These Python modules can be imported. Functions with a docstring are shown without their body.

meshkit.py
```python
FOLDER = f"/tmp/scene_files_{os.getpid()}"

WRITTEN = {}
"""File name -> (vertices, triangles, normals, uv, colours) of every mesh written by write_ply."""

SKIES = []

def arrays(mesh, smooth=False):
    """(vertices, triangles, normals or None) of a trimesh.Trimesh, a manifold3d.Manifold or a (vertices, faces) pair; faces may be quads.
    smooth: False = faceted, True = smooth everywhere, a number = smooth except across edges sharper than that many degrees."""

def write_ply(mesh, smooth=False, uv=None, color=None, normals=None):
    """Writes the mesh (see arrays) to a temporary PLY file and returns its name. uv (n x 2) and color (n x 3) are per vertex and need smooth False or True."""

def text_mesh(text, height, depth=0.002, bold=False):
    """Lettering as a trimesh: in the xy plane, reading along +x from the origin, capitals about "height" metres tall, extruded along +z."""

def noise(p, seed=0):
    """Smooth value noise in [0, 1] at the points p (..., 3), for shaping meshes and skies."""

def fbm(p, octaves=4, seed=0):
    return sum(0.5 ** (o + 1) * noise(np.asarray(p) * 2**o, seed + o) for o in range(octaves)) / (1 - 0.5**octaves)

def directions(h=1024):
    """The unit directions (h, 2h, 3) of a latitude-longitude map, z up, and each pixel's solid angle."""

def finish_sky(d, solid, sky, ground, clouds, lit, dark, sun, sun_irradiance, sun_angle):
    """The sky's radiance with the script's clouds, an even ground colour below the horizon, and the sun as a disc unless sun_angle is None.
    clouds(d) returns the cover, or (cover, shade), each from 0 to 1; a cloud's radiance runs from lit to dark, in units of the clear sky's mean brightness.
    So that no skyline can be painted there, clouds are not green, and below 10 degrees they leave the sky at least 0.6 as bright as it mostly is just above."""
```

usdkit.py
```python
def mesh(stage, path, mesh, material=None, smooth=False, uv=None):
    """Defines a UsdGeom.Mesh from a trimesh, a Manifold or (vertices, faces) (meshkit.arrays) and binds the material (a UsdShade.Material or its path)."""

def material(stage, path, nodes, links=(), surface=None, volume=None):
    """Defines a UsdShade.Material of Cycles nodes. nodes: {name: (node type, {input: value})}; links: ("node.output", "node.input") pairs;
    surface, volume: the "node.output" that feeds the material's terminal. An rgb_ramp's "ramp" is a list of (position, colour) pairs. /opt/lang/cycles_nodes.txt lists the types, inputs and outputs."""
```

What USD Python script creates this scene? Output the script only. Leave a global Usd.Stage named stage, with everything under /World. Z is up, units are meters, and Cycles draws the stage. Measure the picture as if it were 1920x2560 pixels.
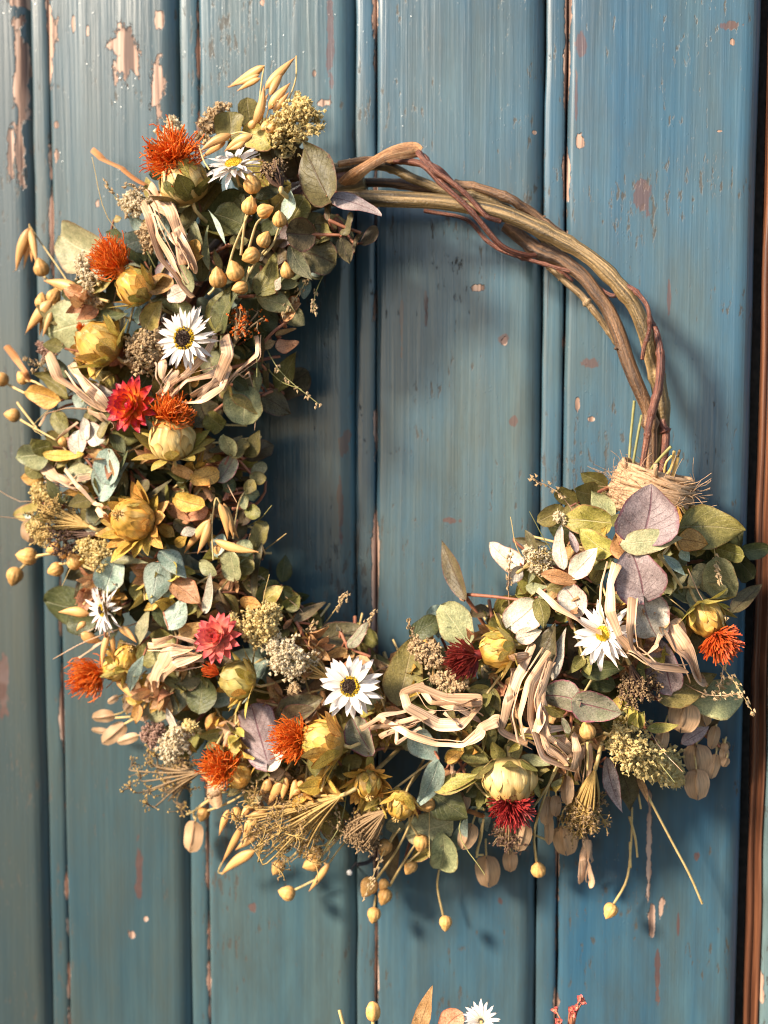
import math, numpy as np
import usdkit, meshkit
from pxr import Usd, UsdGeom, UsdLux, UsdShade, Gf, Sdf, Vt

stage = Usd.Stage.CreateInMemory()
UsdGeom.Xform.Define(stage, '/World'); UsdGeom.Scope.Define(stage, '/World/Looks')
R = np.random.default_rng(11)

# ------------------------------------------------------------------ camera, sky, sun, exposure
DIST, HALF = 0.62, 0.323                       # metres to the door, tan of half the horizontal field
YAW, PITCH = math.radians(13.0), math.radians(4.6)
FW = np.array([-math.sin(YAW)*math.cos(PITCH), math.cos(YAW)*math.cos(PITCH), -math.sin(PITCH)])
RT = np.cross(FW, [0, 0, 1.0]); RT /= np.linalg.norm(RT)
UP = np.cross(RT, FW)
EYE = -DIST*FW
EXPOSURE = 1.3
SUN_AZ, SUN_EL = math.radians(44), math.radians(30)     # towards the left of the door's normal, and up
SUN = np.array([-math.sin(SUN_AZ)*math.cos(SUN_EL), -math.cos(SUN_AZ)*math.cos(SUN_EL), math.sin(SUN_EL)])

cam = UsdGeom.Camera.Define(stage, '/World/camera')
cam.CreateHorizontalApertureAttr(36.0); cam.CreateFocalLengthAttr(18.0/HALF)
cam.CreateFStopAttr(9.5); cam.CreateFocusDistanceAttr(0.53)
cam.CreateExposureAttr(EXPOSURE); cam.CreateClippingRangeAttr((0.02, 1000))
m4 = np.eye(4); m4[0, :3], m4[1, :3], m4[2, :3], m4[3, :3] = RT, UP, -FW, EYE
cam.AddTransformOp().Set(Gf.Matrix4d(*m4.ravel().tolist()))

sky_mat = usdkit.material(stage, '/World/Looks/sky', {
    'sky': ('sky_texture', {'sky_type': 'single_scattering', 'sun_disc': False, 'sun_elevation': SUN_EL, 'sun_rotation': math.atan2(SUN[0], SUN[1])}),
    'bg': ('background_shader', {'strength': 0.10})}, [('sky.color', 'bg.color')], surface='bg.background')
dome = UsdLux.DomeLight.Define(stage, '/World/sky')
UsdShade.MaterialBindingAPI.Apply(dome.GetPrim()).Bind(sky_mat)
dome.GetPrim().SetCustomDataByKey('kind', 'structure')
sun = UsdLux.DistantLight.Define(stage, '/World/sun')
sun.CreateNormalizeAttr(True); sun.CreateIntensityAttr(1.05); sun.CreateAngleAttr(10); sun.CreateColorAttr(Gf.Vec3f(1.0, 0.87, 0.7))
z = SUN; x = np.cross([0, 0, 1.0], z); x /= np.linalg.norm(x); y = np.cross(z, x)
s4 = np.eye(4); s4[0, :3], s4[1, :3], s4[2, :3] = x, y, z
sun.AddTransformOp().Set(Gf.Matrix4d(*s4.ravel().tolist()))

# ------------------------------------------------------------------ picture point -> place on the door side
def at(px, py, Y=0.0):
    """Point Y metres in front of the door seen at photograph pixel (1920 x 2560)."""
    d = FW + (px-960)/960*HALF*RT + (1280-py)/960*HALF*UP
    return EYE + d*((-Y-EYE[1])/d[1])
def scale(px, py, Y=0.0): return float(np.linalg.norm(at(px+1, py, Y)-at(px, py, Y)))
REG = {'O': (0, 0, 1.1573), 'A': (0, 100, .5787), 'B': (0, 700, .5787), 'C': (0, 1300, .5787), 'D': (300, 1700, .5787), 'E': (960, 1300, .5787),
       'F': (960, 1700, .5787), 'G': (760, 300, .5787), 'H': (0, 300, .2893), 'I': (480, 300, .2893), 'J': (0, 1000, .2893), 'K': (360, 1000, .2893),
       'M': (1160, 800, .4581), 'N': (900, 1300, .6148)}
def px(r, x, y): ox, oy, k = REG[r]; return ox+k*x, oy+k*y
CX, CY, RX, RY, RW = 1001., 1140., 654., 695., 340.
def front(x, y):
    """Depth of the wreath's front at a pixel: a round bundle about the ring."""
    q = math.hypot((x-CX)/RX, (y-CY)/RY)
    s = abs(q-1)*675/RW
    return 0.012 + 0.042*math.sqrt(max(0, 1-s*s)) if s < 1 else 0.012

# ------------------------------------------------------------------ prims
USED = {}
def free(path):
    n = USED.get(path, 0); USED[path] = n+1
    return path if n == 0 else '%s_%03d' % (path, n)
class Thing:
    def __init__(s, name, label=None, cat=None, loc=(0, 0, 0), group=None, kind=None):
        s.path = free('/World/'+name); s.loc = np.asarray(loc, float)
        xf = UsdGeom.Xform.Define(stage, s.path); xf.AddTranslateOp().Set(Gf.Vec3d(*map(float, s.loc))); s.prim = xf.GetPrim()
        for k, v in (('label', label), ('category', cat), ('group', group), ('kind', kind)):
            if v: s.prim.SetCustomDataByKey(k, v)
def part(th, name, mb, mat, smooth=True, label=None, kind=None, path=None):
    v, f, uv = mb.get() if isinstance(mb, MB) else mb
    p = free((path or th.path)+'/'+name)
    v = np.asarray(v, float)-th.loc
    m = UsdGeom.Mesh.Define(stage, p); f = np.asarray(f, np.int32)
    m.CreatePointsAttr(Vt.Vec3fArray.FromNumpy(v.astype(np.float32)))
    m.CreateFaceVertexCountsAttr(Vt.IntArray.FromNumpy(np.full(len(f), 3, np.int32)))
    m.CreateFaceVertexIndicesAttr(Vt.IntArray.FromNumpy(f.ravel()))
    m.CreateSubdivisionSchemeAttr('none')
    if smooth:
        n = np.zeros_like(v); fn = np.cross(v[f[:, 1]]-v[f[:, 0]], v[f[:, 2]]-v[f[:, 0]])
        for k in range(3): np.add.at(n, f[:, k], fn)
        l = np.linalg.norm(n, axis=1, keepdims=True); n = np.where(l > 0, n/np.maximum(l, 1e-30), [0, 0, 1.])
        m.CreateNormalsAttr(Vt.Vec3fArray.FromNumpy(n.astype(np.float32))); m.SetNormalsInterpolation('vertex')
    if uv is not None:
        UsdGeom.PrimvarsAPI(m).CreatePrimvar('st', Sdf.ValueTypeNames.TexCoord2fArray, 'vertex').Set(Vt.Vec2fArray.FromNumpy(np.asarray(uv, np.float32)))
    UsdShade.MaterialBindingAPI.Apply(m.GetPrim()).Bind(MAT[mat])
    if label: m.GetPrim().SetCustomDataByKey('label', label)
    if kind: m.GetPrim().SetCustomDataByKey('kind', kind)
    return p
class MB:
    def __init__(s): s.v, s.f, s.u, s.n = [], [], [], 0
    def add(s, v, f, uv=None):
        v = np.asarray(v, float); s.v.append(v); s.f.append(np.asarray(f, int)+s.n); s.n += len(v)
        s.u.append(np.zeros((len(v), 2)) if uv is None else uv); return s
    def get(s): return np.vstack(s.v), np.vstack(s.f), np.vstack(s.u)
GF = {}
def gridf(r, c, wrap=False):
    k = (r, c, wrap)
    if k not in GF:
        a = []
        for i in range(r-1):
            for j in range(c if wrap else c-1):
                p, q = i*c+j, i*c+(j+1) % c
                a += [[p, q, q+c], [p, q+c, p+c]]
        GF[k] = np.array(a)
    return GF[k]
def unit(v): v = np.asarray(v, float); return v/max(np.linalg.norm(v), 1e-12)
def spline(P, n):
    P = np.asarray(P, float)
    if len(P) == 2: t = np.linspace(0, 1, n)[:, None]; return P[0]*(1-t)+P[1]*t
    Q = np.vstack([2*P[0]-P[1], P, 2*P[-1]-P[-2]]); t = np.linspace(0, len(P)-1-1e-9, n); i = t.astype(int); u = (t-i)[:, None]
    a, b, c, d = Q[i], Q[i+1], Q[i+2], Q[i+3]
    return .5*(2*b+(c-a)*u+(2*a-5*b+4*c-d)*u*u+(3*b-a-3*c+d)*u**3)
def frames(P):
    T = np.gradient(P, axis=0); T /= np.maximum(np.linalg.norm(T, axis=1, keepdims=True), 1e-12)
    n = np.cross(T[0], [0.3, 1, 0.2]); n = unit(n if np.linalg.norm(n) > .01 else np.cross(T[0], [1, 0, 0]))
    N = []
    for t in T:
        n = unit(n-t*np.dot(n, t)); N.append(n)
    N = np.array(N); return T, N, np.cross(T, N)
def tube(mb, P, r, k=6, cap=True, ang=None):
    P = np.asarray(P, float); r = np.broadcast_to(np.asarray(r, float), (len(P),)); T, N, B = frames(P)
    a = np.arange(k)/k*2*math.pi
    rr = r[:, None, None]
    v = P[:, None]+rr*(np.cos(a)[None, :, None]*N[:, None]+np.sin(a)[None, :, None]*B[:, None])
    f = gridf(len(P), k, True)[:, ::-1]
    L = np.linspace(0, 1, len(P)); uv = np.stack(np.broadcast_arrays((a/6.283)[None, :], L[:, None]), -1).reshape(-1, 2)
    v = v.reshape(-1, 3)
    if cap:
        n = len(v); v = np.vstack([v, P[:1], P[-1:]]); uv = np.vstack([uv, [[.5, 0], [.5, 1]]]); j = np.arange(k); j2 = (j+1) % k
        f = np.vstack([f, np.stack([j, j2, np.full(k, n)], 1)[:, ::1], np.stack([j2+(len(P)-1)*k, j+(len(P)-1)*k, np.full(k, n+1)], 1)])
    mb.add(v, f, uv); return mb
def ribbon(mb, P, w, nrm=(0, -1, 0), twist=0., fold=.13, th=.00012, seed=0):
    """A strip of raffia: creased lengthwise, with thickness."""
    P = np.asarray(P, float); n = len(P); g = np.random.default_rng(seed)
    T = np.gradient(P, axis=0); T /= np.linalg.norm(T, axis=1, keepdims=True)
    ph = g.uniform(-.5, .5)+twist*np.linspace(0, 1, n)+.35*np.sin(np.linspace(0, 1, n)*g.uniform(4, 9)+g.uniform(0, 6))
    w = w*(1+.22*np.sin(np.linspace(0, 1, n)*g.uniform(6, 14)+g.uniform(0, 6)))*np.minimum(1, .6+np.linspace(0, 1, n)*10)
    rows, cr = [], g.uniform(-.25, .25)
    for i in range(n):
        nn = unit(np.asarray(nrm)-T[i]*np.dot(nrm, T[i])); b = np.cross(T[i], nn)
        s = math.cos(ph[i])*b+math.sin(ph[i])*nn; m = math.cos(ph[i])*nn-math.sin(ph[i])*b
        row = [P[i]+s*u*w[i]/2+m*(fold*w[i]*h) for u, h in ((-1, -.3), (-.55+cr*.4, .12), (cr, .3), (.5+cr*.4, -.02), (1, -.34))]
        rows.append(row+[q-m*th for q in row[::-1]])
    v = np.array(rows).reshape(-1, 3); u = np.array([0, .25, .5, .75, 1, 1, .75, .5, .25, 0])
    uv = np.stack(np.broadcast_arrays(u[None], np.linspace(0, 1, n)[:, None]), -1).reshape(-1, 2)
    mb.add(v, gridf(n, 10, True), uv); return mb

# ------------------------------------------------------------------ materials
MAT = {}
def mat(name, nodes, links, surface): MAT[name] = usdkit.material(stage, '/World/Looks/'+name, nodes, links, surface=surface)
def leaf_mat(name, c1, c2, vein, edge=None, rough=.5, trans=.16, hue=.018, val=.26, spec=.3):
    N = {'tc': ('texture_coordinate', {}), 'sep': ('separate_xyz', {}), 'geo': ('geometry', {}), 'oi': ('object_info', {}),
         'u0': ('math', {'math_type': 'subtract', 'value2': .5}), 'au': ('math', {'math_type': 'absolute'}),
         'mid': ('map_range', {'range_type': 'smoothstep', 'from_min': .006, 'from_max': .03, 'to_min': 1, 'to_max': 0, 'clamp': True}),
         'sk': ('math', {'math_type': 'multiply_add', 'value2': -.9}), 'fr': ('math', {'math_type': 'multiply', 'value2': 6.5}), 'fc': ('math', {'math_type': 'fraction'}),
         'sv': ('map_range', {'range_type': 'smoothstep', 'from_min': .0, 'from_max': .13, 'to_min': .4, 'to_max': 0, 'clamp': True}),
         'vn': ('math', {'math_type': 'maximum'}),
         'n1': ('noise_texture', {'scale': 170, 'detail': 5, 'roughness': .65}), 'r1': ('map_range', {'from_min': .36, 'from_max': .64, 'clamp': True}),
         'n2': ('noise_texture', {'scale': 1500, 'detail': 3, 'roughness': .7}), 'r2': ('map_range', {'from_min': .3, 'from_max': .7, 'to_min': .6, 'to_max': 1.32, 'clamp': True}),
         'n3': ('noise_texture', {'scale': 420, 'detail': 3, 'roughness': .6}), 'r3': ('map_range', {'range_type': 'smoothstep', 'from_min': .63, 'from_max': .72, 'to_min': 0, 'to_max': .75, 'clamp': True}),
         'mx': ('mix_color', {'a': c1, 'b': c2}), 'mv': ('mix_color', {'b': vein}), 'vf': ('math', {'math_type': 'multiply', 'value2': .85}),
         'sp': ('mix_color', {'b': [c*.38 for c in c1]}),
         'hr': ('map_range', {'to_min': .5-hue, 'to_max': .5+hue}), 'vr': ('map_range', {'to_min': 1-val, 'to_max': 1+val*.7}),
         'rn': ('white_noise_texture', {'dimensions': '1D'}), 'vm': ('math', {'math_type': 'multiply'}),
         'hs': ('hsv', {}), 'eg': ('map_range', {'range_type': 'smoothstep', 'from_min': .52, 'from_max': .575, 'to_max': .85, 'clamp': True}),
         'ee': ('math', {'math_type': 'multiply_add', 'value2': .16}), 'me': ('mix_color', {'b': edge or [c1[0]*1.05, c1[1]*.75, c1[2]*.7]}),
         'bh': ('math', {'math_type': 'multiply_add', 'value2': -.5}), 'bp': ('bump', {'strength': .55, 'distance': .0008}),
         'p': ('principled_bsdf', {'roughness': rough, 'specular_ior_level': spec}), 'tr': ('translucent_bsdf', {}), 'ms': ('mix_closure', {'fac': trans})}
    L = [('tc.UV', 'sep.vector'), ('sep.x', 'u0.value1'), ('u0.value', 'au.value1'), ('au.value', 'mid.value'), ('au.value', 'sk.value1'), ('sep.y', 'sk.value3'), ('sk.value', 'fr.value1'),
         ('fr.value', 'fc.value1'), ('fc.value', 'sv.value'), ('mid.result', 'vn.value1'), ('sv.result', 'vn.value2'), ('geo.position', 'n1.vector'), ('geo.position', 'n2.vector'), ('geo.position', 'n3.vector'),
         ('n1.fac', 'r1.value'), ('n2.fac', 'r2.value'), ('n3.fac', 'r3.value'), ('r1.result', 'mx.fac'), ('mx.result', 'mv.a'), ('vn.value', 'vf.value1'), ('vf.value', 'mv.fac'),
         ('mv.result', 'sp.a'), ('r3.result', 'sp.fac'), ('sp.result', 'me.a'), ('n3.fac', 'ee.value1'), ('au.value', 'ee.value3'), ('ee.value', 'eg.value'), ('eg.result', 'me.fac'), ('me.result', 'hs.color'), ('oi.random', 'hr.value'), ('oi.random', 'rn.w'),
         ('rn.value', 'vr.value'), ('hr.result', 'hs.hue'), ('vr.result', 'vm.value1'), ('r2.result', 'vm.value2'), ('vm.value', 'hs.value'),
         ('vn.value', 'bh.value1'), ('n3.fac', 'bh.value3'), ('bh.value', 'bp.height'), ('bp.normal', 'p.normal'), ('hs.color', 'p.base_color'), ('hs.color', 'tr.color'), ('p.BSDF', 'ms.closure1'), ('tr.BSDF', 'ms.closure2')]
    mat(name, N, L, 'ms.closure')
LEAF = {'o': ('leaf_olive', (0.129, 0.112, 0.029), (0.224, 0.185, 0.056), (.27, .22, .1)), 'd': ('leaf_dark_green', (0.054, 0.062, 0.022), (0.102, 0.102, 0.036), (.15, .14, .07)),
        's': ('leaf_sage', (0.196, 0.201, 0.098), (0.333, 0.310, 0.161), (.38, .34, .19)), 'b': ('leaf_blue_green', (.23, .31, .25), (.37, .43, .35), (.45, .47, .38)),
        'm': ('leaf_mauve', (.27, .2, .19), (.38, .3, .285), (.14, .05, .06), (.22, .07, .08)), 'p': ('leaf_pale', (.42, .38, .29), (.62, .56, .45), (.38, .22, .17), (.4, .16, .13)),
        'g': ('leaf_gold', (.46, .26, .045), (.64, .4, .1), (.24, .12, .03)), 't': ('leaf_tan', (.4, .2, .08), (.56, .31, .15), (.28, .13, .06)),
        'y': ('leaf_yellow_green', (0.231, 0.198, 0.039), (0.396, 0.319, 0.088), (.42, .34, .15), (.35, .16, .08)), 'k': ('leaf_brown_green', (.085, .066, .03), (.15, .115, .055), (.08, .042, .025), (.13, .055, .04)),
        'q': ('leaf_green_mauve', (.18, .18, .1), (.28, .25, .17), (.22, .08, .08), (.32, .08, .1)),
        'w': ('bract_cream', (.56, .42, .19), (.72, .58, .33), (.5, .32, .12)), 'e': ('bract_green_yellow', (.42, .32, .055), (.6, .46, .13), (.6, .48, .22))}
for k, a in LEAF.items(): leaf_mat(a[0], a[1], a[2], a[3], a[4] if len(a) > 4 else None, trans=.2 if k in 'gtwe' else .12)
def petal_mat(name, ramp, rough=.45, trans=.25, streak=26, val=.12, lo=.74):
    N = {'tc': ('texture_coordinate', {}), 'sep': ('separate_xyz', {}), 'rp': ('rgb_ramp', {'ramp': ramp}), 'geo': ('geometry', {}), 'oi': ('object_info', {}),
         'sc': ('vector_math', {'math_type': 'multiply', 'vector2': (streak, 2.2, 1)}), 'n': ('noise_texture', {'scale': 1, 'detail': 3, 'roughness': .6}),
         'ad': ('vector_math', {'math_type': 'add'}), 'r': ('map_range', {'from_min': .34, 'from_max': .66, 'to_min': lo, 'to_max': 1.14, 'clamp': True}),
         'ov': ('map_range', {'to_min': 1-val, 'to_max': 1+val}), 'mm': ('math', {'math_type': 'multiply'}), 'hs': ('hsv', {}),
         'bp': ('bump', {'strength': .4, 'distance': .0004}), 'p': ('principled_bsdf', {'roughness': rough, 'specular_ior_level': .4}), 'tr': ('translucent_bsdf', {}), 'ms': ('mix_closure', {'fac': trans})}
    L = [('tc.UV', 'sep.vector'), ('sep.y', 'rp.fac'), ('tc.UV', 'sc.vector1'), ('sc.vector', 'ad.vector1'), ('oi.location', 'ad.vector2'), ('ad.vector', 'n.vector'), ('n.fac', 'r.value'),
         ('oi.random', 'ov.value'), ('r.result', 'mm.value1'), ('ov.result', 'mm.value2'), ('mm.value', 'hs.value'), ('rp.color', 'hs.color'), ('hs.color', 'p.base_color'), ('hs.color', 'tr.color'),
         ('n.fac', 'bp.height'), ('bp.normal', 'p.normal'), ('p.BSDF', 'ms.closure1'), ('tr.BSDF', 'ms.closure2')]
    mat(name, N, L, 'ms.closure')
petal_mat('petal_white', [(0, (.7, .58, .38)), (.3, (.78, .71, .64)), (.85, (.8, .74, .7)), (1, (.7, .56, .47))])
petal_mat('petal_red', [(0, (.95, .55, .08)), (.35, (.9, .3, .04)), (.62, (.72, .07, .025)), (.9, (.4, .015, .04)), (1, (.25, .01, .04))], rough=.35)
petal_mat('petal_coral', [(0, (.9, .55, .35)), (.4, (.8, .27, .18)), (.8, (.7, .13, .12)), (1, (.55, .07, .09))], rough=.35)
petal_mat('husk_straw', [(0, (.5, .25, .08)), (.3, (.72, .4, .14)), (.75, (.68, .36, .13)), (1, (.5, .22, .07))], streak=14, trans=.15, val=.2)
petal_mat('raffia', [(0, (.68, .39, .2)), (.2, (.88, .58, .37)), (.42, (.74, .44, .25)), (.7, (.88, .6, .4)), (1, (.7, .4, .2))], streak=9, trans=.15, val=.22, lo=.4)
petal_mat('rust_blade', [(0, (.5, .22, .08)), (.5, (.6, .27, .1)), (1, (.4, .15, .05))], streak=14)
petal_mat('shield_wing', [(0, (.5, .3, .16)), (.5, (.6, .39, .23)), (1, (.42, .23, .11))], streak=18, trans=.3, val=.25)
petal_mat('bulb_cream', [(0, (.56, .39, .14)), (.5, (.72, .52, .22)), (.8, (.6, .38, .12)), (1, (.36, .2, .05))], streak=22, trans=.08, val=.22)
petal_mat('bulb_yellow', [(0, (.5, .32, .09)), (.45, (.72, .46, .14)), (.75, (.62, .34, .06)), (1, (.36, .19, .03))], streak=22, trans=.08, val=.25)
petal_mat('bulb_green', [(0, (.36, .32, .09)), (.5, (.5, .42, .15)), (.8, (.42, .3, .08)), (1, (.22, .17, .04))], streak=22, trans=.08, val=.25)
def plain_mat(name, c1, c2, sc=400, rough=.6, trans=0., val=.2, bump=.3, spec=.3, isl=False):
    N = {'geo': ('geometry', {}), 'n': ('noise_texture', {'scale': sc, 'detail': 4, 'roughness': .6}), 'r': ('map_range', {'from_min': .34, 'from_max': .66, 'clamp': True}),
         'mx': ('mix_color', {'a': c1, 'b': c2}), 'oi': ('object_info', {}), 'ov': ('map_range', {'to_min': 1-val, 'to_max': 1+val}), 'hs': ('hsv', {}),
         'bp': ('bump', {'strength': bump, 'distance': .0005}), 'p': ('principled_bsdf', {'roughness': rough, 'specular_ior_level': spec}), 'tr': ('translucent_bsdf', {}), 'ms': ('mix_closure', {'fac': trans})}
    L = [('geo.position', 'n.vector'), ('n.fac', 'r.value'), ('r.result', 'mx.fac'), ('mx.result', 'hs.color'), ('geo.random_per_island' if isl else 'oi.random', 'ov.value'), ('ov.result', 'hs.value'),
         ('hs.color', 'p.base_color'), ('hs.color', 'tr.color'), ('n.fac', 'bp.height'), ('bp.normal', 'p.normal'), ('p.BSDF', 'ms.closure1'), ('tr.BSDF', 'ms.closure2')]
    mat(name, N, L, 'ms.closure')
plain_mat('floret_orange', (1., .17, .012), (1., .36, .05), 500, .5, .5, .25, isl=True)
plain_mat('floret_red_orange', (.85, .075, .012), (1., .2, .03), 500, .55, .2, .4, isl=True)
plain_mat('floret_dark_red', (.26, .012, .015), (.42, .045, .025), 600, .55, .15, .5, isl=True)
plain_mat('floret_crimson', (.5, .014, .025), (.66, .06, .04), 600, .55, .15, .5, isl=True)
plain_mat('seed_pod', (.5, .25, .07), (.66, .37, .13), 700, .5, .05, .18)
plain_mat('stem_straw', (.42, .29, .11), (.55, .4, .18), 300, .55)
plain_mat('stem_red', (.2, .07, .045), (.3, .12, .06), 300, .5)
plain_mat('stem_green', (.2, .19, .06), (.3, .27, .1), 300, .5)
plain_mat('cream_floret', (.9, .72, .44), (.95, .84, .62), 900, .7, .4, .25, isl=True)
plain_mat('yellow_floret', (.92, .68, .24), (.95, .8, .42), 900, .7, .4, .25, isl=True)
plain_mat('tan_floret', (.62, .4, .19), (.8, .58, .34), 900, .7, .2, .35, isl=True)
plain_mat('pink_floret', (.45, .24, .17), (.6, .38, .28), 900, .7, .2, .35, isl=True)
plain_mat('umbel_gold', (.6, .36, .11), (.74, .5, .18), 900, .6, .1, .3, isl=True)
plain_mat('umbel_brown', (.36, .22, .11), (.5, .33, .17), 900, .6, .1, .35, isl=True)
plain_mat('umbel_dark', (.13, .065, .045), (.25, .14, .09), 900, .6, .1, .4, isl=True)
plain_mat('disc_yellow', (.75, .45, .02), (.85, .6, .05), 1500, .6, 0, .3, isl=True)
plain_mat('disc_brown', (.035, .018, .012), (.12, .06, .03), 2200, .7, 0, .5, isl=True)
plain_mat('jute', (.5, .3, .16), (.66, .43, .26), 900, .8, .1, .2, isl=True)
plain_mat('straw_end', (.6, .36, .1), (.72, .5, .2), 500, .5)
plain_mat('nail_white', (.5, .48, .47), (.62, .6, .58), 500, .3)
plain_mat('iron', (.03, .025, .03), (.06, .05, .055), 500, .45)
def bark_mat(name, c1, c2, c3):
    N = {'tc': ('texture_coordinate', {}), 'sc': ('vector_math', {'math_type': 'multiply', 'vector2': (13, 5, 1)}), 'oi': ('object_info', {}), 'ad': ('vector_math', {'math_type': 'add'}),
         'n': ('noise_texture', {'scale': 1, 'detail': 5, 'roughness': .65}), 'rp': ('rgb_ramp', {'ramp': [(.36, c1), (.5, c2), (.64, c3)]}), 'geo': ('geometry', {}),
         'n2': ('noise_texture', {'scale': 900, 'detail': 4, 'roughness': .7}), 'm': ('mix_color', {'blend_type': 'overlay', 'fac': .8}), 'h': ('math', {'math_type': 'add'}),
         'bp': ('bump', {'strength': .7, 'distance': .0011}), 'p': ('principled_bsdf', {'roughness': .34, 'specular_ior_level': .5})}
    L = [('tc.UV', 'sc.vector1'), ('sc.vector', 'ad.vector1'), ('oi.random', 'ad.vector2'), ('ad.vector', 'n.vector'), ('n.fac', 'rp.fac'), ('geo.position', 'n2.vector'), ('rp.color', 'm.a'), ('n2.fac', 'm.b'),
         ('n.fac', 'h.value1'), ('n2.fac', 'h.value2'), ('h.value', 'bp.height'), ('bp.normal', 'p.normal'), ('m.result', 'p.base_color')]
    mat(name, N, L, 'p.BSDF')
bark_mat('bark_olive', (.04, .026, .012), (.15, .095, .034), (.42, .27, .12))
bark_mat('bark_tan', (.07, .042, .02), (.24, .15, .065), (.4, .27, .15))
bark_mat('bark_brown', (.03, .015, .009), (.12, .058, .024), (.3, .16, .075))
bark_mat('bark_red', (.04, .012, .01), (.15, .045, .025), (.3, .13, .075))
bark_mat('bark_orange', (.2, .085, .03), (.42, .2, .08), (.5, .3, .15))

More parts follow.
